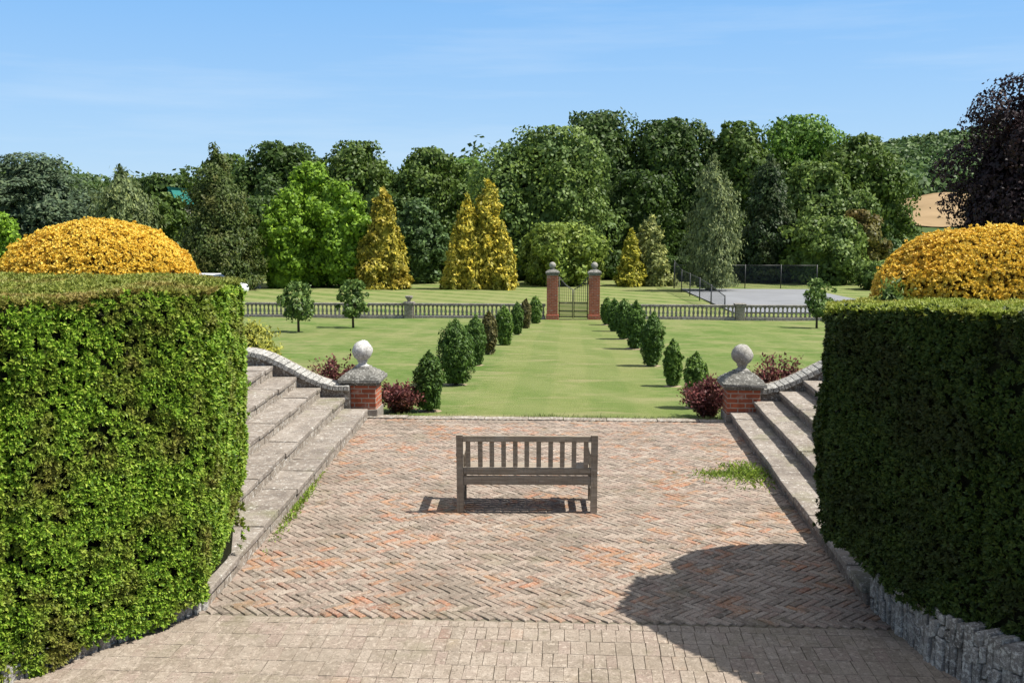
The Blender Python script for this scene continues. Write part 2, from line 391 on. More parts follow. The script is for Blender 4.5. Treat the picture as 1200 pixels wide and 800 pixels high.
# ------------------------------------------------------------------ courtyard paving
def bricks_mesh(name, rects, M4, clip, top=0.0, th=0.05, ch=.006, wob=1.0):
    """rects: (x0,x1,y0,y1) in pattern space; each brick a chamfered block, its own island"""
    V = []; Q = []
    for (x0, x1, y0, y1) in rects:
        c = M4 @ Vector(((x0+x1)/2, (y0+y1)/2, 0))
        if not clip(c.x, c.y): continue
        b = len(V); dz = random.uniform(-0.0025, 0.0025)*wob; ax = random.uniform(-0.018, 0.018)*wob; ay = random.uniform(-0.018, 0.018)*wob
        rz = random.uniform(-0.03, 0.03) * wob
        for lev, ins in ((-th, 0), (-0.008, 0), (0, ch)):
            for sx, sy in ((0, 0), (1, 0), (1, 1), (0, 1)):
                x = x0 + ins if sx == 0 else x1 - ins; y = y0 + ins if sy == 0 else y1 - ins
                lx, ly = x - (x0+x1)/2, y - (y0+y1)/2
                lx += random.uniform(-.003, .003); ly += random.uniform(-.003, .003)
                p = M4 @ Vector(((x0+x1)/2 + lx - ly*rz, (y0+y1)/2 + ly + lx*rz, 0))
                V.append((p.x, p.y, top + lev + dz + lx*ax + ly*ay))
        for k in range(4):
            Q.append((b+k, b+(k+1) % 4, b+4+(k+1) % 4, b+4+k)); Q.append((b+4+k, b+4+(k+1) % 4, b+8+(k+1) % 4, b+8+k))
        Q.append((b+8, b+9, b+10, b+11))
    me = np_mesh(name, np.array(V), np.array(Q)); me.polygons.foreach_set('use_smooth', np.zeros(len(me.polygons), dtype=bool)); return me

BAND = 7.72          # where the herringbone stops and the straight setts begin
END = 15.6
def paving():
    w = 0.066; g = 0.0026
    rects = []
    n = 130
    for i in range(-n, n):
        for j in range(-n, n):
            if (i - j) % 6 == 0: rects.append((i*w + g, (i+3)*w - g, j*w + g, (j+1)*w - g))
            if (i - j) % 6 == 5: rects.append((i*w + g, (i+1)*w - g, j*w + g, (j+3)*w - g))
    c = G(0, 11.8)
    M4 = Matrix.Translation(c) @ Matrix.Rotation(-T, 4, 'Z') @ Matrix.Rotation(R(-45), 4, 'Z')
    def clip(x, y):
        u, v = inv(x, y); return abs(u) < 3.0 and BAND < v < END
    tag(link('herringbone_paving', bricks_mesh('herringbone_paving', rects, M4, clip), M['pave']), kind='structure')
    rects = []
    y = 4.0; row = 0
    while y < BAND - 0.02:
        d = 0.225 if BAND - y > 0.24 else BAND - y
        x = -5.0 - (row % 2) * 0.06
        while x < 5.0:
            l = random.uniform(0.075, 0.12); rects.append((x + .0008, x + l - .0008, y + .0008, y + d - .0008)); x += l
        y += d; row += 1
    M4 = Matrix.Translation(Vector((AX0.x, AX0.y, 0))) @ Matrix.Rotation(-T, 4, 'Z')
    tag(link('sett_paving', bricks_mesh('sett_paving', rects, M4, lambda x, y: True, top=-0.002, ch=.0025, wob=.35), M['pave2']), kind='structure')
    b = MB(); b.slab([G(-5.2, 3.8), G(5.2, 3.8), G(5.2, END), G(-5.2, END)], -0.07, -0.013)
    tag(b.obj('paving_bed', M['joint']), kind='structure')
    b = MB(); x = -2.9
    while x < 2.85:
        l = random.uniform(0.5, 0.8); l = min(l, 2.95 - x)
        p = [G(x + .006, END + .01), G(x + l - .006, END + .01), G(x + l - .006, END + .23), G(x + .006, END + .23)]
        b.slab(p, -0.16, 0.012 + random.uniform(-.006, .006)); x += l
    tag(b.obj('courtyard_kerb', M['kerb']), kind='structure')
paving()

# ------------------------------------------------------------------ steps, walls and terraces
RISE, TREAD, NST = 0.165, 0.37, 5
def frame2(A, B):
    """x' outward, y' along A->B"""
    d = (B - A).normalized()
    return d
def flight(A, B, side, label):
    d = Vector((B.x - A.x, B.y - A.y, 0)); L = d.length; d.normalize()
    out = Vector((d.y, -d.x, 0)) * side             # right of travel for side=+1
    ang = math.atan2(d.y, d.x) - math.pi / 2
    t = thing('stone_steps', (A.x, A.y, 0), label, 'steps', 'flights of stone steps beside the courtyard', ang)
    for k in range(NST):
        b = MB()
        y = 0.0
        while y < L - 0.01:
            l = random.uniform(0.45, 0.85); l = min(l, L - y)
            if L - y - l < 0.2: l = L - y
            x0 = k * TREAD + random.uniform(-.012, .012) - (0.02 if side > 0 else .004); x1 = (k + 1) * TREAD + (0.1 if k < NST-1 else 0.15)
            b.box(min(side*x0, side*x1), max(side*x0, side*x1), y + .004, y + l - .004, (k+1)*RISE - 0.06, (k+1)*RISE + random.uniform(-.006, .006), 0.012, jit=0.006)
            y += l
        st = b.obj('step', M['step'], t)
        r = MB(); y = 0.0
        while y < L - 0.01:
            l = min(random.uniform(.2, .24), L - y)
            x0 = k*TREAD + .012 + random.uniform(-.005, .005); x1 = (k+1)*TREAD + .03
            r.box(min(side*x0, side*x1), max(side*x0, side*x1), y + .004, y + l - .002, max(k*RISE - .01, -0.06), (k+1)*RISE - .063, 0.006)
            y += l
        r.obj('riser', M['riser'] if side > 0 else M['kerb'], st)  # paler stone on the left risers puts their sunlight into the colour
    return t
LA, LB = Vector((-2.46, 8.0, 0)), Vector((-2.24, 15.72, 0))
RA, RB = Vector((2.88, 8.05, 0)), Vector((3.35, 15.45, 0))
flight(LA, LB, -1, 'flight of worn stone steps on the left, its risers lit by the sun')
flight(RA, RB, 1, 'flight of worn stone steps on the right, its risers in dark shade')

def terrace(side):
    A, B = (LA, LB) if side < 0 else (RA, RB)
    d = (B - A).normalized(); out = Vector((d.y, -d.x, 0)) * side
    w = NST * TREAD
    b = MB()
    p = [A + out*(w + .16), B + out*(w + .16) + d*.4, B + out*8 + d*.4, A + out*8]
    b.slab(p if side > 0 else p[::-1], -0.1, NST * RISE - 0.004)
    tag(b.obj('terrace', M['lawn']), kind='structure')
terrace(-1); terrace(1)

def rough_wall(name, pts, th, h, side, label, mat, topmat):
    """low retaining wall of upright stones along a polyline"""
    t = thing(name, (pts[0][0], pts[0][1], 0), label, 'wall', 'low retaining walls under the hedges')
    b = MB(); c = MB()
    for p, q in zip(pts, pts[1:]):
        p = Vector((*p[:2], 0)); q = Vector((*q[:2], 0)); d = q - p; L = d.length; d.normalize()
        n = Vector((d.y, -d.x, 0)) * side
        s = 0.0
        while s < L - .02:
            l = min(random.uniform(.05, .11), L - s); z = 0
            Mx = Matrix.Translation(p - t.location) @ Matrix(((d.x, n.x, 0, 0), (d.y, n.y, 0, 0), (0, 0, 1, 0), (0, 0, 0, 1)))
            while z < h - .03:
                hh = min(random.uniform(.08, .3), h - z + random.uniform(-.02, .03))
                if h - z - hh < .06: hh = h - z + random.uniform(-.02, .03)
                o = random.uniform(-.02, .02)
                b.box(s + .004, s + l - .004, o, th, z - (.06 if z == 0 else 0), z + hh - .006, .012, Mx, jit=.01); z += hh
            s += l
        c.box(0, L, .035, th - .01, -.06, h - .03, 0, Mx)
    b.obj('facing_stones', mat, t); c.obj('core', M['joint'], t)
    return t
rough_wall('retaining_wall', [(-2.47, 7.97), (-3.26, 6.86), (-5.6, 4.0)], .3, .11, 1, 'low rough stone wall under the sunlit hedge on the left', M['flint'], None)
rough_wall('retaining_wall', [(2.9, 8.0), (2.99, 6.9), (3.5, 5.6), (5.2, 4.0)], .35, .40, -1, 'low pale flint wall under the shaded hedge on the right', M['flint'], None)
b = MB(); b.slab([(-2.75, 8.0), (-3.4, 6.9), (-5.8, 4.1), (-9, 4.1), (-9, 8.0)][::-1], -.1, .15); tag(b.obj('terrace', M['joint']), kind='structure')
b = MB(); b.slab([(3.2, 8.05), (3.3, 6.9), (3.8, 5.7), (5.4, 4.2), (9, 4.2), (9, 8.05)], -.1, .36); tag(b.obj('terrace', M['joint']), kind='structure')

def swept_wall(side, label):
    """curved ramp wall at the head of the steps, brick-on-edge coping"""
    B = LB if side < 0 else RB
    A = LA if side < 0 else RA
    d = (B - A).normalized(); out = Vector((d.y, -d.x, 0)) * side
    ang = math.atan2(d.y, d.x) - math.pi / 2
    t = thing('swept_wall', (B.x, B.y, 0), label, 'wall', 'curved walls at the top of the steps', ang)
    def top(s):
        k = min(max((s - .45) / 1.5, 0), 1); k = k*k*(3 - 2*k)
        return .44 + .54 * k
    b = MB(); n = 30; x0, x1 = .30, 5.0
    xs = [x0 + (x1 - x0) * i / n for i in range(n + 1)]
    poly = [(side*x, top(x)) for x in xs] + [(side*x1, -.25), (side*x0, -.25)]
    b.prism(poly, .06, .38); b.obj('wall_face', M['wallbrick'], t)
    c = MB(); s = x0
    while s < x1 - .05:
        l = .085 if s < 2.6 else .16
        z0, z1 = top(s), top(s + l); a = math.atan2(z1 - z0, l)
        Mx = Matrix.Translation((side*(s + l/2), .22, (z0+z1)/2 + .035)) @ Matrix.Rotation(-side*a, 4, 'Y')
        ll = math.hypot(l, z1 - z0)
        c.box(-ll/2 + .004, ll/2 - .004, -.215, .2, -.04, .04 + random.uniform(-.005, .005), .008, Mx)
        s += l
    c.obj('coping', M['coping'], t)
    # rounded white edge on the far arris
    e = MB(); e.tube([(side*x, .43, top(x) + .055) for x in xs], .028, 8); e.obj('coping_edge', M['kerb'], t)
    return t
M['wallbrick'] = mat_stone('ramp_wall_stone', (0.210, 0.175, 0.140), (0.126, 0.105, 0.084), (0.280, 0.238, 0.196), scale=5, lich_amt=0.6)
swept_wall(-1, 'curved wall with brick on edge coping above the left steps')
swept_wall(1, 'curved lichen covered wall above the right steps')

def pier(loc, label, ballmat, group):
    t = thing('brick_pier', loc, label, 'pier', group, -T)
    b = MB(); b.box(-.25, .25, -.25, .25, -.2, .50, .008); b.obj('brick_shaft', M['brick'], t)
    b = MB(); b.box(-.275, .275, -.275, .275, -.2, .12, .015, jit=.006); b.obj('plinth', M['step'], t)
    b = MB()
    b.box(-.28, .28, -.28, .28, .502, .545, .008, jit=.004)
    b.box(-.335, .335, -.335, .335, .547, .61, .014, jit=.007)
    b.obj('cornice', M['capstone'], t)
    b = MB()
    for z0, z1, r0, r1 in ((.612, .655, .315, .28), (.657, .695, .265, .225), (.697, .735, .205, .16), (.737, .77, .14, .12)):
        b.lathe([(r0*1.414, z0), (r1*1.414, z1)], 4, smooth=False, rot=math.pi/4)
    b.obj('stepped_cap', M['capstone'], t)
    b = MB()
    pr = [(.105, .765), (.11, .785), (.075, .80), (.062, .83), (.085, .85)]
    for a in range(-62, 91, 8): pr.append((max(.162 * math.cos(R(a)), .004), 1.015 + .162 * math.sin(R(a))))
    b.lathe(pr, 28)
    o = b.obj('ball_finial', ballmat, t)
    for v in o.data.vertices:
        if v.co.z < .84: continue
        q_ = vnoise(np.array([tuple(v.co)]) + 5 + loc.x, 9.0, 12)[0] - .5
        v.co += Vector(v.co - Vector((0, 0, 1.015))).normalized() * (random.uniform(-.004, .004) + .03 * q_)
    return t
GP = 'brick piers with stone balls at the head of the steps'
pier(G(-2.84 - .16, END + .37), 'brick pier with white lichened stone ball, left of the courtyard', M['ball'], GP)
pier(G(2.78 + .17, END + .27), 'brick pier with mottled grey stone ball, right of the courtyard', M['ball2'], GP)

# ------------------------------------------------------------------ bench
def bench(loc, rz):
    t = thing('park_bench', loc, 'weathered wooden garden bench seen from behind on the brick courtyard', 'bench', None, rz)
    W = .75; W2 = W - .035
    wd = M['wood']
    for sx in (-1, 1):
        b = MB(); x0, x1 = sx*W2 - .035, sx*W2 + .035
        b.prism([(-.035, 0), (.035, 0), (.035, .42), (-.03, .86), (-.095, .86), (-.035, .40)], x0, x1)
        # prism extrudes along y: turn so profile lies in y-z
        bmesh.ops.transform(b.bm, matrix=Matrix(((0, 1, 0, 0), (1, 0, 0, 0), (0, 0, 1, 0), (0, 0, 0, 1))), verts=b.bm.verts)
        b.obj('rear_leg', wd, t)
        b = MB(); b.box(x0, x1, .46, .53, 0, .61, .006); b.obj('front_leg', wd, t)
        b = MB(); b.box(sx*W2 - .045, sx*W2 + .045, -.03, .56, .612, .645, .012); b.obj('armrest', wd, t)
        b = MB(); b.box(sx*W2 - .018, sx*W2 + .018, .037, .458, .31, .385, .004); b.obj('side_rail', wd, t)
        b = MB(); b.box(sx*W2 - .018, sx*W2 + .018, .037, .458, .12, .165, .004); b.obj('stretcher', wd, t)
    def yb(z): return -.005 - (z - .42) / .44 * .065
    xi = W2 - .036
    b = MB(); b.box(-xi, xi, -.022 + yb(.82), .02 + yb(.82), .785, .852, .008); b.obj('top_rail', wd, t)
    b = MB(); b.box(-xi, xi, -.02 + yb(.46), .02 + yb(.46), .43, .495, .006); b.obj('lower_back_rail', wd, t)
    n = 11
    for i in range(n):
        x = -xi + .055 + (2*xi - .11) * i / (n - 1) + random.uniform(-.003, .003)
        b = MB(); Mx = Matrix.Translation((x, yb(.655), .655)) @ Matrix.Rotation(R(8.3), 4, 'X')
        b.box(-.025, .025, -.008, .008, -.155, .135, .003, Mx); b.obj('back_slat', wd, t)
    b = MB(); b.box(-xi, xi, -.018, .014, .305, .40, .004); b.obj('rear_apron', wd, t)
    b = MB(); b.box(-xi, xi, .48, .508, .315, .40, .004); b.obj('front_apron', wd, t)
    for i in range(6):
        y = .06 + i * .083
        b = MB(); b.box(-xi, xi, y - .0395, y + .0395, .403, .425, .005); b.obj('seat_slat', wd, t)
    b = MB(); b.box(-.12, .12, yb(.82) + .021, yb(.82) + .025, .80, .835, .001)
    b.bm.free()
    b = MB(); b.tube([(W2 + .037, 0, .43), (W2 + .045, 0, .43)], .012, 8)
    b.obj('bolt', M['white'], t)
    return t
bench(Vector((.16, 10.68, 0)), R(-1.2))

# ------------------------------------------------------------------ hedges and domes
def clip_poly_points(poly, n):
    P = np.array([(p[0], p[1]) for p in poly]); lo, hi = P.min(0), P.max(0)
    out = []
    while len(out) < n:
        q = rng.uniform(lo, hi, (n * 2, 2)); ins = np.zeros(len(q), bool)
        j = len(P) - 1
        for i in range(len(P)):
            c = ((P[i, 1] > q[:, 1]) != (P[j, 1] > q[:, 1])) & (q[:, 0] < (P[j, 0]-P[i, 0]) * (q[:, 1]-P[i, 1]) / (P[j, 1]-P[i, 1] + 1e-12) + P[i, 0])
            ins ^= c; j = i
        out = list(out) + list(q[ins])
    return np.array(out[:n])
def lump(P, a=.03):
    return a * ((vnoise(P, 1.5, 2) - .5) * 2.2 + (vnoise(P, 3.1, 3) - .5) * 2 + (vnoise(P, 8.0, 4) - .5) * 1.6)
def keep_lit(P, scale, cut, seed=9):
    """thin the shoots in little pits so that the dark heart shows between tufts"""
    v = .65 * vnoise(P, scale, seed) + .35 * vnoise(P, scale * 2.3, seed + 1)
    return v > cut + rng.normal(size=len(P)) * .085
def sprigs(P, N, L, W, k, spread=.9):
    """k narrow leaves fanning out from each point around its outward direction"""
    P = np.repeat(P, k, axis=0); N = np.repeat(N, k, axis=0)
    D = unit(N + rng.normal(size=P.shape) * spread * .6)
    n = len(P)
    Nn = unit(np.cross(D, rng.normal(size=P.shape)))
    Nn = np.where(np.sum(Nn * N, axis=1, keepdims=True) < 0, -Nn, Nn); Nn = unit(Nn + .55 * N)
    return leaf_quads(P + D * L * .5, Nn, L, W, along=D, jit=.1)
def hedge(name, poly, dens, label, mats, L=.043, W=.018, k=8, inset=.07, topcol=None, low=.2, cut=.40, lows=None, hlow=.06):
    """poly ccw list of (x,y,zb,zt)"""
    Ps, Ns = [], []
    n = len(poly); cen = np.mean([(p[0], p[1]) for p in poly], axis=0)
    rr = .10
    for i in range(n):
        a, b = poly[i], poly[(i+1) % n]
        L2 = math.hypot(b[0]-a[0], b[1]-a[1]); h = max(a[3]-a[2], b[3]-b[2])
        m = int(L2 * h * dens[i])
        s = rng.uniform(0, 1, m); z = rng.uniform(0, 1, m)
        zb = a[2] + (b[2]-a[2])*s + .05*np.sin(s*L2*7+i)*rng.uniform(.3, 1.3, m); zt = a[3] + (b[3]-a[3])*s; zz = zb + (zt - zb) * z
        nx, ny = (b[1]-a[1])/L2, -(b[0]-a[0])/L2
        zr = np.clip((zz - (zt - rr)) / rr, 0, 1)
        ins = rr * (1 - np.sqrt(np.maximum(0, 1 - zr**2)))
        ins += (lows[i] if lows else low) * np.clip((1.25 - zz) / 1.25, 0, 1) ** 1.6
        # soften the vertical corners
        e = np.minimum(s, 1 - s) * L2; er = np.clip(1 - e / .15, 0, 1); ins += .15 * (1 - np.sqrt(np.maximum(0, 1 - er**2))) * .6
        P = np.stack([a[0] + (b[0]-a[0])*s - nx*ins, a[1] + (b[1]-a[1])*s - ny*ins, zz], axis=1)
        N = np.tile(np.array([[nx, ny, 0.25]]), (m, 1)); N[:, 2] += zr * 1.2
        N = unit(N); kp = keep_lit(P, 19.0, cut); P, N = P[kp], N[kp]; P = P + N * (lump(P)[:, None] - rng.exponential(.02, (len(P), 1)) + (rng.uniform(size=(len(P), 1)) < .02) * rng.uniform(.01, .05, (len(P), 1)))
        Ps.append(P); Ns.append(N)
    A = .5 * abs(sum(poly[i][0]*poly[(i+1) % n][1] - poly[(i+1) % n][0]*poly[i][1] for i in range(n)))
    m = int(A * dens[-1]); q = clip_poly_points(poly, m)
    px = np.array([p[:2] for p in poly]); w = 1 / (np.linalg.norm(q[:, None, :] - px[None], axis=2) + .3)**2
    zt = (w * np.array([p[3] for p in poly])).sum(1) / w.sum(1)
    P = np.stack([q[:, 0], q[:, 1], zt], axis=1); N = unit(np.tile(np.array([[0., 0., 1.]]), (m, 1)) + rng.normal(size=(m, 3))*.15)
    P += N * (lump(P, .02)[:, None] - rng.exponential(.02, (m, 1)))
    Ps.append(P); Ns.append(N)
    P = np.concatenate(Ps); N = np.concatenate(Ns)
    V, Q = sprigs(P, N, L, W, k)
    mi = np.zeros(len(Q), int)
    if topcol is not None:
        # the newest shoots along the top
        nt = len(Ps[-1]) * k
        mi[len(Q)-nt:] = 2
    # dark twiggy heart that closes the hedge
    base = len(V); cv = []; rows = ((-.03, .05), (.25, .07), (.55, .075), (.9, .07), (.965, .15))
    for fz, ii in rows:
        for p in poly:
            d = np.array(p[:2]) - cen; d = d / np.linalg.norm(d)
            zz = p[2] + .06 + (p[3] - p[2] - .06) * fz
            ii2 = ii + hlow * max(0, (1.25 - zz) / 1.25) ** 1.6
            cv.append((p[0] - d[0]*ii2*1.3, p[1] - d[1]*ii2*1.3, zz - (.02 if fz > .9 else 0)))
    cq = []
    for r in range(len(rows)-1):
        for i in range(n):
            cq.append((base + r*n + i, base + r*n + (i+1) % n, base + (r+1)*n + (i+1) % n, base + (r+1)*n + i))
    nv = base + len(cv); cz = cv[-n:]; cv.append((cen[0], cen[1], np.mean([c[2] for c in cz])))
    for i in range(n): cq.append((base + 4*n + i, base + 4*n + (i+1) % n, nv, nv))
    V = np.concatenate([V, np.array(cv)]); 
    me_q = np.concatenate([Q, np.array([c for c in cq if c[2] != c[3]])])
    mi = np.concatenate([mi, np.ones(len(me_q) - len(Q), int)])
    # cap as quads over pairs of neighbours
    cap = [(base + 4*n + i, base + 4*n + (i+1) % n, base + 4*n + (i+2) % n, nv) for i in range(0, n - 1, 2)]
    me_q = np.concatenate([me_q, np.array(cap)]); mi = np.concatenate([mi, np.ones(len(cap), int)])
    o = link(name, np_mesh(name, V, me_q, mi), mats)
    return tag(o, label, 'hedge', 'clipped hedges at the ends of the steps')
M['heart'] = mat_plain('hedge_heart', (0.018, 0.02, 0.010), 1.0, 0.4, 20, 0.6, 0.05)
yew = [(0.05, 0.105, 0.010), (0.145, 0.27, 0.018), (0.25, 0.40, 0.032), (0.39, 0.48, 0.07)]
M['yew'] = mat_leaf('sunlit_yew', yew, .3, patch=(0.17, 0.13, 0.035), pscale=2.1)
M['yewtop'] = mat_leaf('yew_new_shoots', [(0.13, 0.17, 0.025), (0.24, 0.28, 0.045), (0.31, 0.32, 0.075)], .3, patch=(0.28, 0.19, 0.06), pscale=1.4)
M['yew_shade'] = mat_leaf('yew_painted_shade', [(0.02, 0.04, 0.008), (0.034, 0.062, 0.010), (0.052, 0.082, 0.013), (0.075, 0.105, 0.018)], .12, patch=(0.035, 0.04, 0.012), pscale=1.6)  # darker copy of the sunlit yew; the right hedge's shade is put into the colour
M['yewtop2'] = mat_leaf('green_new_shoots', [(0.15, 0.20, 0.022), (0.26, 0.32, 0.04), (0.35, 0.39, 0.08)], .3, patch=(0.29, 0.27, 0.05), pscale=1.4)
PL = [(-2.32, 8.85, .22, 2.60), (-2.95, 9.5, .8, 2.60), (-6.5, 9.4, .8, 2.62), (-6.3, 4.2, .03, 2.62), (-3.36, 6.66, .03, 2.60), (-2.37, 7.84, .10, 2.60)]
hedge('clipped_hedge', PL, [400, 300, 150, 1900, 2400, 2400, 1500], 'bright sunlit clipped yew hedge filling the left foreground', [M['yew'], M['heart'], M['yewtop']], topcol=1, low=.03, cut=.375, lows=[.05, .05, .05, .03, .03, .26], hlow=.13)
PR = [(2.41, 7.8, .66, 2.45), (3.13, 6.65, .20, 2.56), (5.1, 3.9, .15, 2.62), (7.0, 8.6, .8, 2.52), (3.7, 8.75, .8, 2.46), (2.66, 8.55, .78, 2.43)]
hedge('clipped_hedge', PR, [2300, 1600, 150, 300, 600, 2000, 1700], 'shaded dark green clipped hedge filling the right foreground', [M['yew_shade'], M['heart'], M['yewtop2']], topcol=1, low=.12, cut=.36)

def dome(name, c, rx, ry, z0, zmid, zt, n, label, mats, shoots=None):
    d = sph(n); up = d[:, 2] > -.1; d = d[up]
    e = 1.0
    P = np.stack([c[0] + rx*d[:, 0], c[1] + ry*d[:, 1], zmid + (zt - zmid)*np.abs(d[:, 2])**.92*np.sign(d[:, 2])], axis=1)
    N = unit(d / np.array([[rx, ry, zt - zmid]]))
    ms = n // 3; th = rng.uniform(0, 2*math.pi, ms); z = rng.uniform(z0, zmid, ms); k = .82 + .18*(z - z0)/(zmid - z0)
    P2 = np.stack([c[0] + rx*k*np.cos(th), c[1] + ry*k*np.sin(th), z], axis=1); N2 = np.stack([np.cos(th), np.sin(th), 0*th], axis=1)
    P = np.concatenate([P, P2]); N = np.concatenate([N, N2])
    P += N * (lump(P, .028)[:, None] - rng.exponential(.03, (len(P), 1)) + (rng.uniform(size=(len(P), 1)) < .03) * rng.uniform(.01, .04, (len(P), 1)))
    kp = keep_lit(P, 14, .30 - .12 * np.clip((P[:, 2] - zmid) / (zt - zmid), 0, 1)); P, N = P[kp], N[kp]; V, Q = sprigs(P, N, .030, .019, 7, .9)
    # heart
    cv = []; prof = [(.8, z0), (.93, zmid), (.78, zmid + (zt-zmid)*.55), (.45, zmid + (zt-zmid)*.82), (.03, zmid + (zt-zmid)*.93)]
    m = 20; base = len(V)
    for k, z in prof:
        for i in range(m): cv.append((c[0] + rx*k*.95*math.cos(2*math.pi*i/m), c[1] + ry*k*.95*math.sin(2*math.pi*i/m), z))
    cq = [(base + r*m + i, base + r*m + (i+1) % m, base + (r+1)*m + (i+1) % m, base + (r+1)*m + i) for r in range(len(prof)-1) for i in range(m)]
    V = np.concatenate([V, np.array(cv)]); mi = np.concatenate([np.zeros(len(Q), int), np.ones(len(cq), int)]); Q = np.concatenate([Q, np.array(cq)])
    if shoots:
        for (sx, sy, sz, dx, dy, dz) in shoots:
            t = np.linspace(0, 1, 22); P = np.stack([sx + dx*t, sy + dy*t, sz + dz*t - .04*t*t], axis=1) + rng.normal(size=(22, 3))*.012
            v, q = leaf_quads(P, sph(22), .075, .035); Q = np.concatenate([Q, q + len(V)]); mi = np.concatenate([mi, np.zeros(len(q), int)]); V = np.concatenate([V, v])
    o = link(name, np_mesh(name, V, Q, mi), mats)
    return tag(o, label, 'shrub', 'golden domes behind the hedges')
gold = [(0.62, 0.39, 0.03), (0.74, 0.50, 0.055), (0.80, 0.57, 0.08), (0.84, 0.66, 0.15)]
M['gold'] = mat_leaf('golden_privet', gold, .3, rough=.5, patch=(0.72, 0.45, 0.05), pscale=2.2)
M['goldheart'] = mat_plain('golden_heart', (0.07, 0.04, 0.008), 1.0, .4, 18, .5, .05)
dome('golden_dome_shrub', (-4.02, 10.0), .95, .92, .8, 2.42, 3.11, 21000, 'golden yellow dome shrub rising behind the sunlit left hedge', [M['gold'], M['goldheart']])
dome('golden_dome_shrub', (4.10, 8.82), .97, .62, .8, 2.42, 3.07, 19000, 'golden yellow dome shrub rising behind the shaded right hedge', [M['gold'], M['goldheart']],
     shoots=[(5.0, 9.1, 2.75, .05, .1, .75), (5.2, 9.2, 2.7, .1, .05, .8), (4.88, 9.1, 2.8, -.02, .1, .62), (5.1, 9.0, 2.7, -.1, .1, .7), (4.5, 9.1, 2.85, .1, .1, .3), (4.3, 9.15, 2.9, .0, .15, .22), (4.7, 9.1, 2.75, .15, .1, .32), (4.6, 9.2, 2.7, .05, .2, .3)])

# ------------------------------------------------------------------ trees
def shell_leaves(h, rfun, z0, n, ls, amp=.25, ns=(1, 1, 1), seed=0, depth=.12, aspect=.5, up=.3, tilt=.5, long=(0, 0, 1), cut=.0, cs=1.0, wander=0.0):
    """leaf faces over a bumpy surface of revolution (clipped bushes, conifers)"""
    tt = np.linspace(0, 1, 200); rr = np.array([rfun(q) for q in tt]); dr = np.gradient(rr, tt) / (h - z0)
    w = (rr + .02 * rr.max()) * np.sqrt(1 + np.minimum(dr**2, 30)); w /= w.sum()
    m = int(n * 1.0); t = np.clip(rng.choice(tt, m, p=w) + rng.uniform(-.003, .003, m), 0, 1); th = rng.uniform(0, 2 * math.pi, m)
    r0 = np.interp(t, tt, rr); sl = np.interp(t, tt, dr)
    P = np.stack([r0 * np.cos(th), r0 * np.sin(th), z0 + (h - z0) * t], axis=1)
    rm = rr.max(); sc = np.array(ns) / rm * cs
    v = .6 * vnoise(P + 50, sc * 1.3, seed) + .4 * vnoise(P + 50, sc * 3.1, seed + 1); v = np.clip((v - .5) * 1.6 + .5, 0, 1)
    P[:, 0] += rm * wander * (vnoise(np.stack([P[:, 2], P[:, 2]*0, P[:, 2]*0], 1) + 9, 2.2 / rm, seed + 3) - .5); P[:, 1] += rm * wander * (vnoise(np.stack([P[:, 2], P[:, 2]*0, P[:, 2]*0], 1) + 77, 2.2 / rm, seed + 4) - .5)
    N = unit(np.stack([np.cos(th), np.sin(th), np.clip(-sl, -1.5, 3) + up], axis=1))
    if cut:
        kp = v > cut + rng.normal(size=m) * .04; P, N, v, r0 = P[kp], N[kp], v[kp], r0[kp]; m = len(P)
    P = P + N * ((v - .5) * 2 * amp * (.35 * rm + .65 * r0))[:, None] - N * rng.exponential(depth * rm, (m, 1))
    zm = np.percentile(P[:, 2], 99.8); P[:, 2] = np.where(P[:, 2] > h*.5, h*.5 + (P[:, 2] - h*.5) * min(1, (h*.5) / (zm - h*.5)), np.maximum(P[:, 2], z0 * .5))
    Nn = unit(N + rng.normal(size=(m, 3)) * tilt)
    return leaf_quads(P, Nn, ls * 1.3, ls * 1.3 * aspect, along=np.tile(np.array([long], float), (m, 1)), jit=.6)

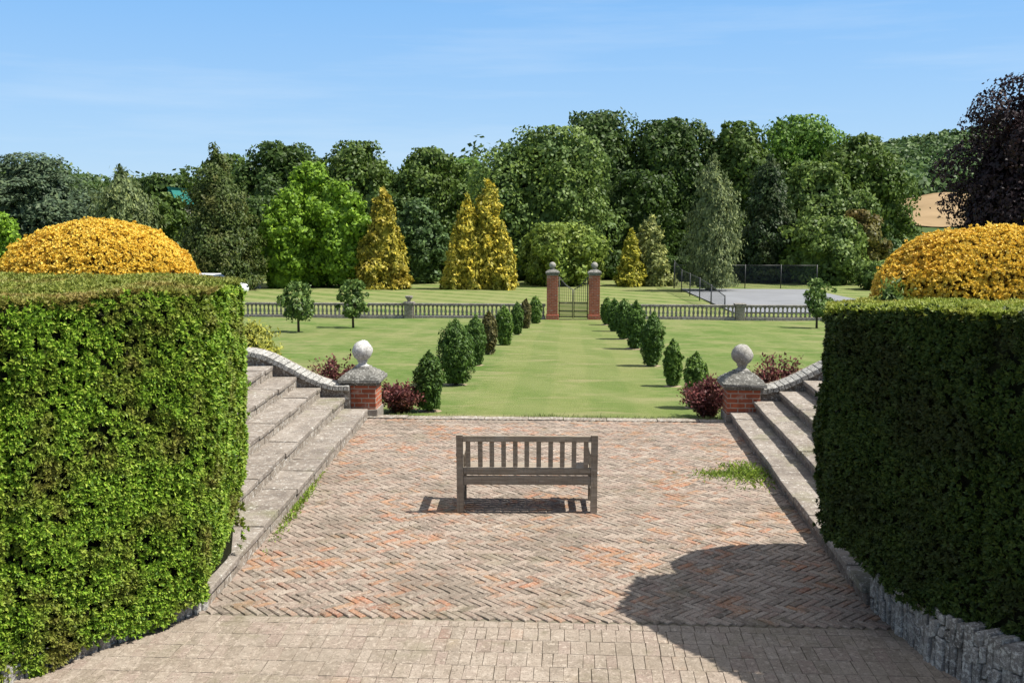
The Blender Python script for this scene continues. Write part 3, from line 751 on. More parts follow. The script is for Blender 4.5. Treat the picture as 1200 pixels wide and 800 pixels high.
def envelope_leaves(h, rfun, z0, nclump, nleaf, lsize, squash=.8, flat=0.0, droop=0.0, csize=.34, inner=.2, tilt=0.3, lobes=0.15, up=.25, aspect=.7, fill=.25):
    """leaf faces gathered in billowing clumps under a profile rfun(t); local coords, base at 0"""
    tt = np.linspace(0.0, 1, 80); rr = np.array([rfun(q) for q in tt]); rm = rr.max()
    nf = int(nleaf * fill); nleaf -= nf
    dr = np.gradient(rr, tt) / (h - z0); w = (rr + .03*rm) * np.sqrt(1 + np.minimum(dr**2, 9)); w /= w.sum(); cw = np.cumsum(w)
    uu = (np.arange(nclump) + .5) / nclump; t = np.interp(uu, cw, tt) + rng.uniform(-.03, .03, nclump); t = np.clip(t, .0, 1)
    th = np.arange(nclump) * 2.39996 + rng.uniform(-.45, .45, nclump) + rng.uniform(0, 6)
    R0 = np.interp(t, tt, rr)
    s = csize * rm * rng.uniform(.55, 1.3, nclump)
    lob = 1 + lobes * np.clip(rng.normal(size=nclump), -1.3, 1.3)
    rad0 = np.maximum(R0 * lob - s * .8, 0) * rng.uniform(.75, 1.05, nclump)
    zc = z0 + (h - z0) * t; zc = np.minimum(zc, h - s * squash * rng.uniform(.75, 1.05, nclump)); zc = np.maximum(zc, z0 + s * squash * .4)
    C = np.stack([np.cos(th) * rad0, np.sin(th) * rad0, zc], axis=1)
    w = s**2; k = rng.choice(nclump, nleaf, p=w / w.sum())
    d = sph(nleaf)
    outw = unit(np.stack([C[k, 0], C[k, 1], np.full(nleaf, .0)], axis=1) + 1e-6)
    d = unit(d + outw * .35 + np.array([[0, 0, up]]))
    rad = rng.uniform(.78, 1.06, (nleaf, 1)); deep = rng.uniform(size=(nleaf, 1)) < inner; rad = np.where(deep, rng.uniform(.2, .8, (nleaf, 1)), rad)
    off = d * s[k][:, None] * rad; off[:, 2] *= squash
    P = C[k] + off
    # roughen each clump, open gaps, and let some sprays stand out
    v = vnoise(P + 40, 3.2 / rm, 5); v2 = vnoise(P + 40, 8.0 / rm, 6); v3 = vnoise(P + 40, 13.0 / rm, 7)
    stray = (rng.uniform(size=nleaf) < .07) * np.minimum(rng.exponential(.022, nleaf), .06)
    P = P + d * ((v - .5) * .30 * rm + (v2 - .5) * .22 * rm + (v3 - .5) * .10 * rm + stray * rm)[:, None]
    kp = (.5 * v2 + .5 * v3) > .33 + rng.normal(size=nleaf) * .05
    P, d, off = P[kp], d[kp], off[kp]; nleaf = len(P)
    if droop: P[:, 2] -= droop * np.linalg.norm(off[:, :2], axis=1) * .8
    zm = np.percentile(P[:, 2], 99.6); P[:, 2] = np.where(P[:, 2] > h*.4, h*.4 + (P[:, 2] - h*.4) * min(1, (h*.61) / (zm - h*.4)), np.maximum(P[:, 2], z0 * .3))
    P[:, 2] = np.where(P[:, 2] > h * 1.005, P[:, 2] - h * rng.uniform(.1, .25, nleaf), P[:, 2])
    N = unit(d + rng.normal(size=(nleaf, 3)) * tilt * 1.6)
    if flat: N = unit(N * np.array([[1 - flat, 1 - flat, 1.0]]) + np.array([[0, 0, flat]]))
    V, Q = leaf_quads(P, N, lsize * 1.25, lsize * 1.25 * aspect, along=(np.tile(np.array([[0., 0., -1.]]), (nleaf, 1)) if droop else None), jit=.5)
    if nf:
        V2, Q2 = shell_leaves(h * .9, lambda q: rfun(q) * .70, z0, nf, lsize * 1.5, amp=.12, depth=.08, aspect=.8)
        Q = np.concatenate([Q, Q2 + len(V)]); V = np.concatenate([V, V2])
    return (V, Q), C

def tree(name, px, ybase, ytop, wpx, d, kind, mat, label, cat='tree', group='trees at the end of the garden', n=9000, bark='bark', ls=None, y_is_ground=True, trunk_bottom=.12):
    p0 = atd(px, ybase, d); p1 = atd(px, ytop, d)
    u, v = inv(p0.x, p0.y); zg = lawn_z(v)
    base = Vector((p0.x, d, zg)); h = p1.z - zg; r = wpx / 2 / 1200 * d * 1.02
    t = thing(name, base, label, cat, group, random.uniform(0, 6))
    ls = (ls or d * .0042) * .78; n = int(n * 1.6)
    kw = {}
    sd = int(rng.integers(1, 9999)); C = None
    if kind == 'broad':
        f = lambda q: r * max(.05, (1 - abs(2*q - .82)**2.6 / 1.75)); z0 = h * .05; kw = dict(nclump=46, csize=.33)
    elif kind == 'round':
        f = lambda q: r * math.sqrt(max(.03, 1 - (2*q - .85)**2 / 1.36)); z0 = h * .02; kw = dict(nclump=44, csize=.32)
    elif kind == 'tall':
        f = lambda q: r * max(.1, .85 + .3*q - 1.0*q**5); z0 = h * .03; kw = dict(nclump=60, csize=.36)
    elif kind == 'cedar':
        f = lambda q: r * (1 - .65*q**2.5); z0 = h * .10; kw = dict(nclump=85, squash=.2, csize=.32, flat=.55, up=.5, lobes=.3, fill=.15)
    elif kind == 'conifer':
        f = lambda q: r * max(.03, (1 - q**2.1)); z0 = h * .02; sk = dict(amp=.5, ns=(1.6, 1.6, 2.4), depth=.18, aspect=.45, up=.5, long=(0, 0, -1), cut=.28, wander=.2)
    elif kind == 'spire':
        f = lambda q: r * max(.04, (1 - q**2.8) * (.92 + .05*q)); z0 = 0.0; sk = dict(amp=.62, ns=(1.7, 1.7, 1.5), depth=.16, aspect=.5, up=.5, cut=.30, tilt=.7, wander=.45)
    elif kind == 'weeping':
        f = lambda q: r * max(.06, (1 - .3*(1-q)**2) * (1 - q**3.0)); z0 = h * .04; sk = dict(amp=.6, ns=(2.0, 2.0, .9), depth=.2, aspect=.32, up=.2, long=(0, 0, -2.5), cut=.34, wander=.4)
    if kind in ('conifer', 'spire', 'weeping'):
        parts = {'conifer': [(0, 1, .92, .62), (.30, .62, .6, .16), (.34, .5, .6, .14), (.36, .42, .55, .1)],
                 'spire': [(0, 1, .62, .34), (.42, .74, .5, .2), (.5, .58, .55, .2), (.55, .42, .55, .16), (.3, .86, .42, .12), (.55, .3, .55, .12)],
                 'weeping': [(0, 1, .66, .4), (.34, .82, .52, .2), (.42, .66, .55, .2), (.46, .5, .55, .14), (.3, .9, .4, .1)]}[kind]
        VV, QQ = [], []; nb = 0; a0 = random.uniform(0, 6)
        for ii, (off, hh, rr_, share) in enumerate(parts):
            a = a0 + ii * 2.4; hh *= 1 if ii == 0 else random.uniform(.92, 1.08)
            v_, q_ = shell_leaves(h * hh, (lambda q, k=rr_: f(q) * k), z0, int(n * 1.15 * share), ls, seed=sd + ii * 7, **sk)
            v_[:, 0] += off * r * math.cos(a); v_[:, 1] += off * r * math.sin(a)
            VV.append(v_); QQ.append(q_ + nb); nb += len(v_)
        V, Q = np.concatenate(VV), np.concatenate(QQ); V2, Q2 = shell_leaves(h*.97, lambda q: f(q)*.55, z0, n//4, ls*1.5, amp=.1, depth=.1, aspect=.8)
        Q = np.concatenate([Q, Q2 + len(V)]); V = np.concatenate([V, V2])
        th = np.arange(40) * 2.4; q = np.linspace(.1, .9, 40); C = np.array([(f(a)*.7*math.cos(b), f(a)*.7*math.sin(b), h*a) for a, b in zip(q, th)])
    else:
        (V, Q), C = envelope_leaves(h, f, z0, nleaf=int(n*1.35), lsize=ls, **kw)
    link('crown', np_mesh('crown', V, Q), mat, t)
    b = MB(); r0 = max(.035 * h, .04)
    top = h * (.8 if kind in ('conifer', 'spire', 'weeping', 'cedar') else .62)
    b.tube([(0, 0, -.15), (.1*r0, 0, h*.12), (-.3*r0, .2*r0, top*.6), (0, 0, top)], [r0*1.25, r0*.9, r0*.6, r0*.12], 8)
    for c in C[:: max(1, len(C)//9)]:
        c = c * np.array([.72, .72, .92])
        z = max(h*.1, c[2] - .25*math.hypot(c[0], c[1]) - .05*h); z = min(z, top*.95)
        b.tube([(0, 0, z), (c[0]*.5, c[1]*.5, (z + c[2])/2 + .02*h), (c[0]*.92, c[1]*.92, c[2])], [r0*.35, r0*.22, r0*.06], 5)
    b.obj('trunk', M[bark], t)
    return t

def lm(name, c, **kw):
    M[name] = mat_leaf(name, leafset(c), **kw); return M[name]
lm('oak', (0.064, 0.110, 0.020), patch=(0.085, 0.13, 0.022), pscale=.3); lm('darkoak', (0.042, 0.078, 0.016), patch=(0.06, 0.10, 0.02), pscale=.3); lm('midgreen', (0.095, 0.15, 0.032), patch=(0.075, 0.135, 0.04), pscale=.3); lm('lime', (0.135, 0.24, 0.022), transl=.35)
lm('bluegreen', (0.06, 0.108, 0.034)); lm('cedar', (0.065, 0.10, 0.055)); lm('willow', (0.125, 0.165, 0.065)); lm('cypress', (0.055, 0.085, 0.02), patch=(0.13, 0.125, 0.03), pscale=.55)
lm('goldcyp', (0.27, 0.25, 0.035), patch=(0.34, 0.25, 0.03), pscale=.5); lm('yellowcyp', (0.36, 0.32, 0.045), patch=(0.2, 0.22, 0.03), pscale=.5); lm('olivegold', (0.17, 0.18, 0.03), patch=(0.2, 0.12, 0.03), pscale=.5)
lm('yellowgreen', (0.14, 0.205, 0.038), patch=(0.2, 0.24, 0.04), pscale=.5); lm('palevar', (0.20, 0.23, 0.075)); lm('yellowvar', (0.25, 0.25, 0.03)); lm('birch', (0.13, 0.17, 0.072)); lm('fir', (0.030, 0.056, 0.018), patch=(0.075, 0.09, 0.03), pscale=.6)
lm('copper', (0.016, 0.0085, 0.010), transl=.15); lm('rustgreen', (0.10, 0.10, 0.025), patch=(0.17, 0.09, 0.03), pscale=.4); lm('freshtop', (0.085, 0.165, 0.026))
lm('clipyew', (0.055, 0.108, 0.02)); lm('clipyew2', (0.08, 0.145, 0.026)); lm('rustyew', (0.082, 0.08, 0.028)); lm('young', (0.09, 0.15, 0.038)); lm('berberis', (0.12, 0.042, 0.042), patch=(0.12, 0.06, 0.03), pscale=3.0); lm('variegated', (0.23, 0.25, 0.045)); lm('weed', (0.14, 0.21, 0.03))

TB = 'trees at the end of the garden'
# back row first
tree('broadleaf_tree', 25, 335, 186, 228, 112, 'broad', M['darkoak'], 'dark rounded tree behind the spreading cedar at far left', n=10000)
tree('broadleaf_tree', 200, 335, 204, 108, 118, 'round', M['darkoak'], 'dark tree behind the tall conifer, lowest of the left skyline', n=7500)
tree('broadleaf_tree', 268, 335, 182, 108, 116, 'broad', M['oak'], 'green tree showing just behind the tip of the tall dark conifer', n=7500)
tree('broadleaf_tree', 335, 335, 166, 120, 108, 'broad', M['darkoak'], 'dark green broad tree behind the bright lime green one', n=11250)
tree('broadleaf_tree', 425, 335, 166, 120, 106, 'broad', M['oak'], 'broad green tree above the gold tipped cypress', n=11250)
tree('broadleaf_tree', 503, 335, 174, 115, 104, 'broad', M['oak'], 'dark domed tree left of the big grey green one', n=11250)
tree('broadleaf_tree', 545, 335, 186, 72, 112, 'round', M['freshtop'], 'lighter green tree at the dip in the skyline', n=6250)
tree('broadleaf_tree', 705, 335, 131, 132, 110, 'tall', M['darkoak'], 'tall dark tree with the highest crown left of centre skyline', n=12500)
tree('broadleaf_tree', 786, 335, 140, 126, 108, 'tall', M['darkoak'], 'tall dark flat topped tree above the weeping birch', n=12500)
tree('broadleaf_tree', 862, 335, 143, 114, 106, 'broad', M['oak'], 'tall green tree with bumpy crown behind the dark fir', n=11250)
tree('broadleaf_tree', 932, 335, 136, 132, 108, 'tall', M['freshtop'], 'large fresh green tree with smooth domed top right of centre', n=12500)
tree('broadleaf_tree', 1000, 335, 156, 114, 98, 'broad', M['oak'], 'wide green tree at the right end of the wood', n=13750)
tree('broadleaf_tree', 955, 335, 190, 108, 94, 'round', M['midgreen'], 'mid green rounded tree beside the dark fir', n=8750)
tree('broadleaf_tree', 745, 335, 200, 96, 96, 'round', M['darkoak'], 'dark rounded tree behind the pale variegated shrubs', n=8750)
tree('broadleaf_tree', 460, 335, 225, 108, 98, 'round', M['darkoak'], 'low dark tree filling in behind the gold tipped cypress', n=7500)
tree('broadleaf_tree', 320, 335, 230, 120, 98, 'round', M['darkoak'], 'low dark tree in shade left of the lime green one', n=7500)
# front row
tree('cedar_tree', 42, 335, 181, 178, 92, 'cedar', M['cedar'], 'grey green cedar with flat tiers at far left', n=12000, ls=.36)
tree('willow_tree', 148, 335, 193, 112, 86, 'weeping', M['willow'], 'pale drooping willow between the cedar and the tall conifer', n=9000)
tree('tall_conifer', 258, 337, 168, 104, 73, 'conifer', M['cypress'], 'tall dark pointed conifer right of the left golden dome', n=13000, ls=.27)
tree('lime_tree', 368, 334, 190, 84, 78, 'broad', M['lime'], 'bright lime green tree, the tallest of the bright pair', n=10000)
tree('lime_tree', 335, 334, 232, 66, 76, 'round', M['lime'], 'lower bright lime green tree at the left of the bright pair', n=6000)
tree('lime_tree', 402, 334, 214, 72, 76.5, 'broad', M['lime'], 'bright lime green tree touching the gold tipped cypress', n=7000)
tree('golden_cypress', 450, 334, 218, 62, 75, 'spire', M['goldcyp'], 'gold and green mottled cypress right of the lime green trees', n=9000)
tree('broadleaf_tree', 492, 335, 233, 56, 82, 'tall', M['bluegreen'], 'slim blue green tree between the two golden cypresses', n=6000)
tree('golden_cypress', 572, 335, 208, 60, 74.5, 'spire', M['yellowcyp'], 'bright yellow cypress, the taller of the twin spires', n=8000)
tree('golden_cypress', 548, 335, 226, 48, 74, 'spire', M['yellowcyp'], 'bright yellow cypress, the shorter left twin spire', n=7000)
tree('golden_cypress', 589, 335, 258, 34, 73.5, 'spire', M['yellowcyp'], 'low bright yellow cypress at the right foot of the twin spires', n=4500)
tree('golden_cypress', 533, 335, 266, 28, 73.5, 'spire', M['yellowcyp'], 'low bright yellow cypress at the left foot of the twin spires', n=4000)
tree('broadleaf_tree', 640, 336, 150, 168, 90, 'broad', M['midgreen'], 'very large mid green tree behind the gate pillars', n=16000)
tree('broadleaf_tree', 590, 336, 205, 70, 88, 'round', M['bluegreen'], 'blue green rounded tree behind the yellow cypress spires', n=6000)
tree('flowering_shrub', 655, 336, 261, 100, 80, 'round', M['yellowgreen'], 'yellow green rounded shrub tree framed by the gate pillars', n=9000)
tree('variegated_shrub', 739, 336, 268, 34, 78, 'spire', M['yellowvar'], 'narrow yellow shrub right of the gate pillars', n=5000)
tree('variegated_shrub', 762, 336, 249, 50, 79, 'spire', M['palevar'], 'pale cream green shrub beside the narrow yellow one', n=6000)
tree('birch_tree', 833, 340, 180, 78, 72, 'weeping', M['birch'], 'weeping silver birch standing by the tennis court fence', n=11000, ls=.25, bark='palebark')
tree('fir_tree', 898, 336, 178, 74, 84, 'conifer', M['fir'], 'dark fir behind the tennis court with light branch tips', n=10000)
tree('broadleaf_tree', 962, 336, 254, 100, 82, 'round', M['midgreen'], 'rounded green bush behind the tennis court', n=9000)
tree('broadleaf_tree', 1003, 336, 246, 60, 88, 'round', M['rustgreen'], 'rust and olive tinted tree at the right of the round bush', n=6000)
tree('broadleaf_tree', 1040, 336, 280, 56, 90, 'round', M['bluegreen'], 'low blue green tree below the stubble field', n=5000)
tree('broadleaf_tree', 1035, 338, 306, 60, 74, 'round', M['midgreen'], 'low green bush showing left of the right golden dome', n=4000)
tree('copper_beech', 1230, 345, 88, 246, 56, 'round', M['copper'], 'dark purple copper beech at the right edge', n=36000, ls=.22)
tree('golden_elder', 8, 345, 250, 66, 24, 'round', M['lime'], 'fresh light green bush behind the left golden dome', cat='shrub', group=None, n=5000, ls=.11)

tree('broadleaf_tree', 198, 335, 226, 60, 92, 'round', M['oak'], 'low green tree below the turquoise roof', n=6000)

for k, (px, yt, w_, m_) in enumerate([(520, 292, 60, 'darkoak'), (598, 300, 50, 'bluegreen'), (700, 288, 60, 'darkoak'), (800, 300, 70, 'darkoak'), (872, 304, 60, 'oak'), (430, 300, 60, 'darkoak'), (312, 306, 50, 'oak'), (922, 300, 70, 'oak')]):
    tree('undergrowth_bush', px, 335, yt, w_, 86 + k % 3, 'round', M[m_], 'dark undergrowth bush along the foot of the wood', cat='bush', group='undergrowth at the foot of the wood', n=4000)

# far woods that read as one mass
def wood_mass(name, spots, mat, per, ls):
    Vs, Qs = [], []; b = 0
    for (x, y, z, r, h) in spots:
        d = sph(per); d[:, 2] = np.abs(d[:, 2]); P = np.array([[x, y, z]]) + d * np.array([[r, r, h]]) * rng.uniform(.8, 1.08, (per, 1))
        V, Q = leaf_quads(P, unit(d + rng.normal(size=d.shape)*.5), ls, ls*.75)
        Vs.append(V); Qs.append(Q + b); b += len(V)
    o = link(name, np_mesh(name, np.concatenate(Vs), np.concatenate(Qs)), mat)
    tag(o, kind='stuff'); return o
sp = []
for i in range(95):
    x = -62 + i * 1.13 + random.uniform(-1, 1); y = 122 + random.uniform(-4, 8)
    sp.append((x, y, -3, random.uniform(3, 5), random.uniform(11.5, 14.5) if -6 < x < 44 else random.uniform(9, 11)))
o = wood_mass('far_wood', sp, M['darkoak'], 420, .8); tag(o, 'dark belt of wood filling the gaps behind the trees', 'wood')
sp = []
for i in range(520):
    px = random.uniform(955, 1320); d = random.uniform(384, 720)
    if d < 400 and px < 1000: continue
    x = (px - 600) / 1200 * d; sp.append((x, d, float(hill_h(px, d)) - 1, random.uniform(5, 9), random.uniform(6, 11)))
for i in range(260):
    px = random.uniform(-250, 330); d = random.uniform(420, 720)
    x = (px - 600) / 1200 * d; sp.append((x, d, float(hill_h(px, d)) - 1, random.uniform(6, 10), random.uniform(5, 8)))
o = wood_mass('hill_wood', sp, M['bluegreen'], 150, 2.6); tag(o, 'blue green wood covering the distant hills', 'wood')

# ------------------------------------------------------------------ avenue of clipped yews and other garden plants
def bush(name, px, ybot, ytop, wpx, mat, label, cat, group, n=3500, ls=.05, taper=.5, base=None, trunk=True, hgt=None, soil=True):
    p = base or on_lawn(px, ybot); d = p.y; wpx *= .9
    h = hgt or (atd(px, ytop, d).z - p.z); r = wpx / 2 / 1200 * d
    t = thing(name, p, label, cat, group, random.uniform(0, 6))
    sd = int(rng.integers(1, 9999))
    if name == 'clipped_yew':
        f = lambda q: r * max(.06, (1 - abs(2*q - .95)**2.6 / 1.1 if q > .47 else 1 - .36*(1 - q/.47)**1.7)); z0 = h * random.uniform(.02, .07)
        V, Q = shell_leaves(h, f, z0, n, ls, seed=sd, amp=.26, ns=(2.0, 2.0, 1.9), depth=.15, wander=.25, aspect=.4, up=.3, tilt=.6, cut=.3)
    else:
        f = lambda q: r * max(.1, math.sqrt(max(.02, 1 - (2*q - .7)**2 / 1.7))); z0 = h * .02
        V, Q = shell_leaves(h, f, z0, n, ls, seed=sd, amp=.55, ns=(2.4, 2.4, 2.4), depth=.28, aspect=.32, up=.5, tilt=.8, cut=.36)
    V2, Q2 = shell_leaves(h*.95, lambda q: f(q)*.72, z0, n//3, ls*1.6, amp=.06, depth=.08, aspect=.8)
    Q = np.concatenate([Q, Q2 + len(V)]); V = np.concatenate([V, V2])
    link('foliage', np_mesh('foliage', V, Q), mat, t)
    if trunk:
        b = MB(); b.tube([(0, 0, -.08), (.01, 0, h*.15), (0, .01, h*.7)], [.05, .04, .01], 7)
        for a in range(4):
            q = a*1.6; b.tube([(0, 0, h*.12), (r*.4*math.cos(q), r*.4*math.sin(q), h*.35), (r*.5*math.cos(q), r*.5*math.sin(q), h*.6)], [.03, .02, .006], 5)
        b.obj('stem', M['bark'], t)
    if soil:
        b = MB(); m = 14; vs = [b.bm.verts.new((r*(.95+.25*random.random())*math.cos(k*2*math.pi/m), r*(.95+.25*random.random())*math.sin(k*2*math.pi/m), -.008)) for k in range(m)]
        c = b.bm.verts.new((0, 0, .03)); 
        for k in range(m): b.bm.faces.new((vs[k], vs[(k+1) % m], c))
        b.obj('bare_soil', M['soil'], t)
    return t
GA = 'clipped yews in the avenue to the gate'
rowL = [(503, 482, 411, 36, 'clipyew', 'small loose clipped yew nearest the courtyard in the left avenue row'),
        (534, 452, 373, 48, 'clipyew', 'largest bulky clipped yew, second in the left avenue row'),
        (557, 428, 369, 28, 'clipyew', 'slim dark clipped yew, third in the left avenue row'),
        (573, 416, 364, 20, 'rustyew', 'rust brown thin clipped yew, fourth in the left avenue row'),
        (591, 405, 358, 22, 'clipyew2', 'green clipped yew, fifth in the left avenue row'),
        (606, 392, 354, 15, 'clipyew', 'narrow clipped yew, sixth in the left avenue row'),
        (616, 385, 350, 13, 'rustyew', 'narrow rusty clipped yew just before the last of the left row'),
        (628, 379, 347, 16, 'clipyew2', 'clipped yew beside the left gate pillar')]
rowR = [(815, 478, 412, 31, 'clipyew2', 'loose clipped yew nearest the courtyard in the right avenue row'),
        (788, 452, 397, 23, 'clipyew2', 'thin clipped yew with bare stem, second in the right avenue row'),
        (764, 429, 365, 29, 'clipyew', 'tall dark clipped yew, third in the right avenue row'),
        (745, 408, 352, 26, 'clipyew', 'wide dark clipped yew, fourth in the right avenue row'),
        (731, 397, 350, 22, 'clipyew', 'clipped yew, fifth in the right avenue row'),
        (720, 388, 349, 18, 'clipyew', 'clipped yew next to last in the right avenue row'),
        (711, 380, 348, 16, 'clipyew2', 'clipped yew beside the right gate pillar')]
for (px, yb, yt, w, m, lab) in rowL + rowR:
    bush('clipped_yew', px, yb, yt, w, M[m], lab, 'shrub', GA, n=4200 if yb > 420 else 2200, ls=.055 if yb > 420 else .085)

GS = 'young trees standing on the lawn'
def sapling(px, yb, yt, w, label):
    p = on_lawn(px, yb); d = p.y; h = atd(px, yt, d).z - p.z; r = w/2/1200*d
    t = thing('young_tree', p, label, 'tree', GS, random.uniform(0, 6))
    f = lambda q: r * math.sqrt(max(.05, 1 - (2*q - .9)**2 / 1.25))
    (V, Q), C = envelope_leaves(h, f, h*.24, nclump=30, nleaf=1900, lsize=.10, squash=.9, csize=.27, lobes=.35, fill=.08, tilt=.6)
    link('crown', np_mesh('crown', V, Q), M['young'], t)
    b = MB(); b.tube([(0, 0, -.1), (.01, .01, h*.3), (0, 0, h*.75)], [.05, .04, .012], 7)
    for c in C[::5]: b.tube([(0, 0, h*.3), tuple(c)], [.02, .006], 5)
    b.obj('trunk', M['bark'], t)
sapling(350, 389, 330, 38, 'young round headed tree on the lawn, left of the pair')
sapling(414, 384, 328, 33, 'young round headed tree on the lawn, right of the pair')
sapling(957, 384, 327, 32, 'young tree standing alone just left of the shaded hedge')

GB = 'red leaved berberis bushes by the brick piers'
def berb(px, yt, w, d, label, mat='berberis', hg=None, name='berberis_bush', grp=GB):
    p = atd(px, 470, d); v = inv(p.x, p.y)[1]; base = Vector((p.x, d, lawn_z(v)))
    h = atd(px, yt, d).z - base.z
    bush(name, px, 0, yt, w, M[mat], label, 'shrub', grp, n=3200, ls=.06, base=base, hgt=h, taper=.35, soil=False)

def arching(name, px, yt, w, d, mat, label, grp, nst=120, nl=36, ll=.06):
    w *= 1.25
    """a loose bush of arching stems set with small leaves"""
    p = atd(px, 470, d); v = inv(p.x, p.y)[1]; base = Vector((p.x, d, lawn_z(v)))
    h = atd(px, yt, d).z - base.z; r = w/2/1200*d
    t = thing(name, base, label, 'shrub', grp, random.uniform(0, 6))
    b = MB(); Ps, Ds = [], []
    for k in range(nst):
        a = random.uniform(0, 6.283); q = random.random()**.6; hh = h * random.uniform(.6, 1.08) * (1 - .35*q*q); rr = r * q * random.uniform(.8, 1.15)
        p0 = Vector((.12*r*math.cos(a), .12*r*math.sin(a), -.03)); p1 = Vector((rr*.45*math.cos(a), rr*.45*math.sin(a), hh*.75)); p2 = Vector((rr*math.cos(a), rr*math.sin(a), hh*random.uniform(.8, 1.0)))
        pts = [p0*(1-s_)**2 + p1*2*s_*(1-s_) + p2*s_*s_ for s_ in np.linspace(0, 1, 6)]
        if k % 2 == 0: b.tube(pts, [.012, .01, .008, .007, .005, .003], 4)
        for s_ in rng.uniform(.12, 1.03, nl):
            Ps.append(tuple(p0*(1-s_)**2 + p1*2*s_*(1-s_) + p2*s_*s_)); Ds.append(tuple((p2 - p0).normalized()))
    P = np.array(Ps) + rng.normal(size=(len(Ps), 3)) * .032; D = unit(np.array(Ds) + rng.normal(size=P.shape)*.9)
    V, Q = leaf_quads(P + D*ll*.3, sph(len(P)) + np.array([[0, 0, .5]]), ll, ll*.55, along=D)
    link('foliage', np_mesh('foliage', V, Q), mat, t); b.obj('stems', M['bark'], t)
def weeds(name, c, rx, ry, n, h, label):
    P = np.stack([c[0] + rng.normal(size=n)*rx*.5, c[1] + rng.normal(size=n)*ry*.5, np.zeros(n)], axis=1)
    a = rng.uniform(0, 2*math.pi, n); D = unit(np.stack([np.cos(a)*.6, np.sin(a)*.6, np.full(n, .9)], axis=1))
    L = h * rng.uniform(.5, 1.2, n)
    fall = np.exp(-(((P[:, 0]-c[0])/rx)**2 + ((P[:, 1]-c[1])/ry)**2)); L *= .4 + .6*fall
    Nn = unit(np.cross(D, rng.normal(size=(n, 3)))); b = np.cross(D, Nn)
    W = .012
    V = np.stack([P - b*W*.5, P + b*W*.5, P + b*W*.45 + D*L[:, None]*.6, P + D*L[:, None] + np.stack([np.cos(a), np.sin(a), -.4*np.ones(n)], 1)*L[:, None]*.25], axis=1).reshape(-1, 3)
    o = link(name, np_mesh(name, V, np.arange(4*n).reshape(-1, 4)), M['weed']); return tag(o, label, 'weeds', kind='stuff')
arching('berberis_bush', 392, 414, 66, 16.9, M['berberis'], 'red leaved berberis behind the left curved wall', GB)
arching('berberis_bush', 469, 447, 50, 16.9, M['berberis'], 'purple red berberis at the right foot of the left brick pier', GB)
arching('berberis_bush', 830, 438, 56, 16.3, M['berberis'], 'purple red berberis at the left foot of the right brick pier', GB)
arching('berberis_bush', 908, 411, 68, 16.7, M['berberis'], 'red leaved berberis behind the right curved wall', GB)
vp = atd(297, 470, 17.6); vp.z = lawn_z(inv(vp.x, vp.y)[1])
bush('variegated_bush', 297, 0, 374, 78, M['variegated'], 'yellow variegated bush behind the left curved wall', 'shrub', None, n=5000, ls=.075, base=vp, hgt=atd(297, 376, 17.6).z - vp.z, soil=False)
sp_ = Vector((3.12, 8.38, .8))
bush('green_shoots', 1047, 0, 285, 74, M['midgreen'], 'dark green shoots growing up in front of the right golden dome', 'shrub', None, n=3500, ls=.045, base=sp_, hgt=1.86, soil=False)
def px0(px, py, z=0.0):
    r = ray(px, py); t = (z - CAMZ) / r[2]; return (r[0]*t, r[1]*t)
weeds('weed_patch', px0(876, 556), .36, .62, 620, .10, 'bright green weeds growing from the paving by the right steps')
weeds('weed_patch', px0(845, 556), .38, .25, 350, .06, 'thin straggling weeds on open paving left of the brighter clump')
weeds('weed_patch', px0(352, 590), .07, 1.3, 700, .05, 'low moss and weeds along the foot of the left steps')

def grass():
    n = 9000
    u = rng.uniform(-3.2, 3.3, n); v = END + .24 + rng.exponential(.07, n)
    P = np.stack([AX0.x + u*CT + v*ST, AX0.y - u*ST + v*CT, np.full(n, -.09)], axis=1)
    k = vnoise(P, 2.3, 8); a = rng.uniform(0, 2*math.pi, n); L = rng.uniform(.04, .12, n) * (.5 + k); W = .014
    lean = np.stack([np.cos(a)*.7, np.sin(a)*.7 - .2, np.ones(n)*.9], axis=1) * L[:, None]; sd_ = np.stack([-np.sin(a), np.cos(a), 0*a], axis=1) * W
    V = np.stack([P - sd_*.5, P + sd_*.5, P + lean*.8 + sd_*.3, P + lean], axis=1).reshape(-1, 3)
    o = link('grass', np_mesh('grass', V, np.arange(4*n).reshape(-1, 4)), mat_leaf('grass_blades', [(0.085, 0.13, 0.028), (0.12, 0.165, 0.04), (0.15, 0.18, 0.05), (0.22, 0.21, 0.09)], .3)); tag(o, 'untidy grass fringe along the far edge of the courtyard', 'grass', kind='stuff')
grass()

# ------------------------------------------------------------------ gate, pillars, balustrade
GC = Vector((2.76, 46, 0))
def gdir(s, z=0.0, back=0.0): return Vector((GC.x + s*CT + back*ST, GC.y - s*ST + back*CT, z))
def zl(p): return lawn_z(inv(p.x, p.y)[1])
GZ = zl(GC)
def gate_pillar(s, label):
    p = gdir(s, GZ)
    t = thing('gate_pillar', p, label, 'pillar', 'brick gate pillars at the end of the avenue', -T)
    b = MB(); b.box(-.25, .25, -.25, .25, -.3, 1.98, .01); b.obj('brick_shaft', M['gatebrick'], t)
    b = MB(); b.box(-.29, .29, -.29, .29, -.3, .2, .015); b.obj('plinth', M['gatebrick'], t)
    b = MB(); b.box(-.27, .27, -.27, .27, 1.982, 2.05, .01); b.box(-.31, .31, -.31, .31, 2.052, 2.13, .015)
    b.lathe([(.30*1.414, 2.132), (.2*1.414, 2.2), (.1*1.414, 2.25)], 4, smooth=False, rot=math.pi/4); b.obj('cap', M['capstone'], t)
    b = MB(); pr = [(.08, 2.24), (.06, 2.28)]
    for a in range(-65, 91, 15): pr.append((max(.15*math.cos(R(a)), .004), 2.42 + .15*math.sin(R(a))))
    b.lathe(pr, 16); b.obj('ball_finial', M['ball2'], t)
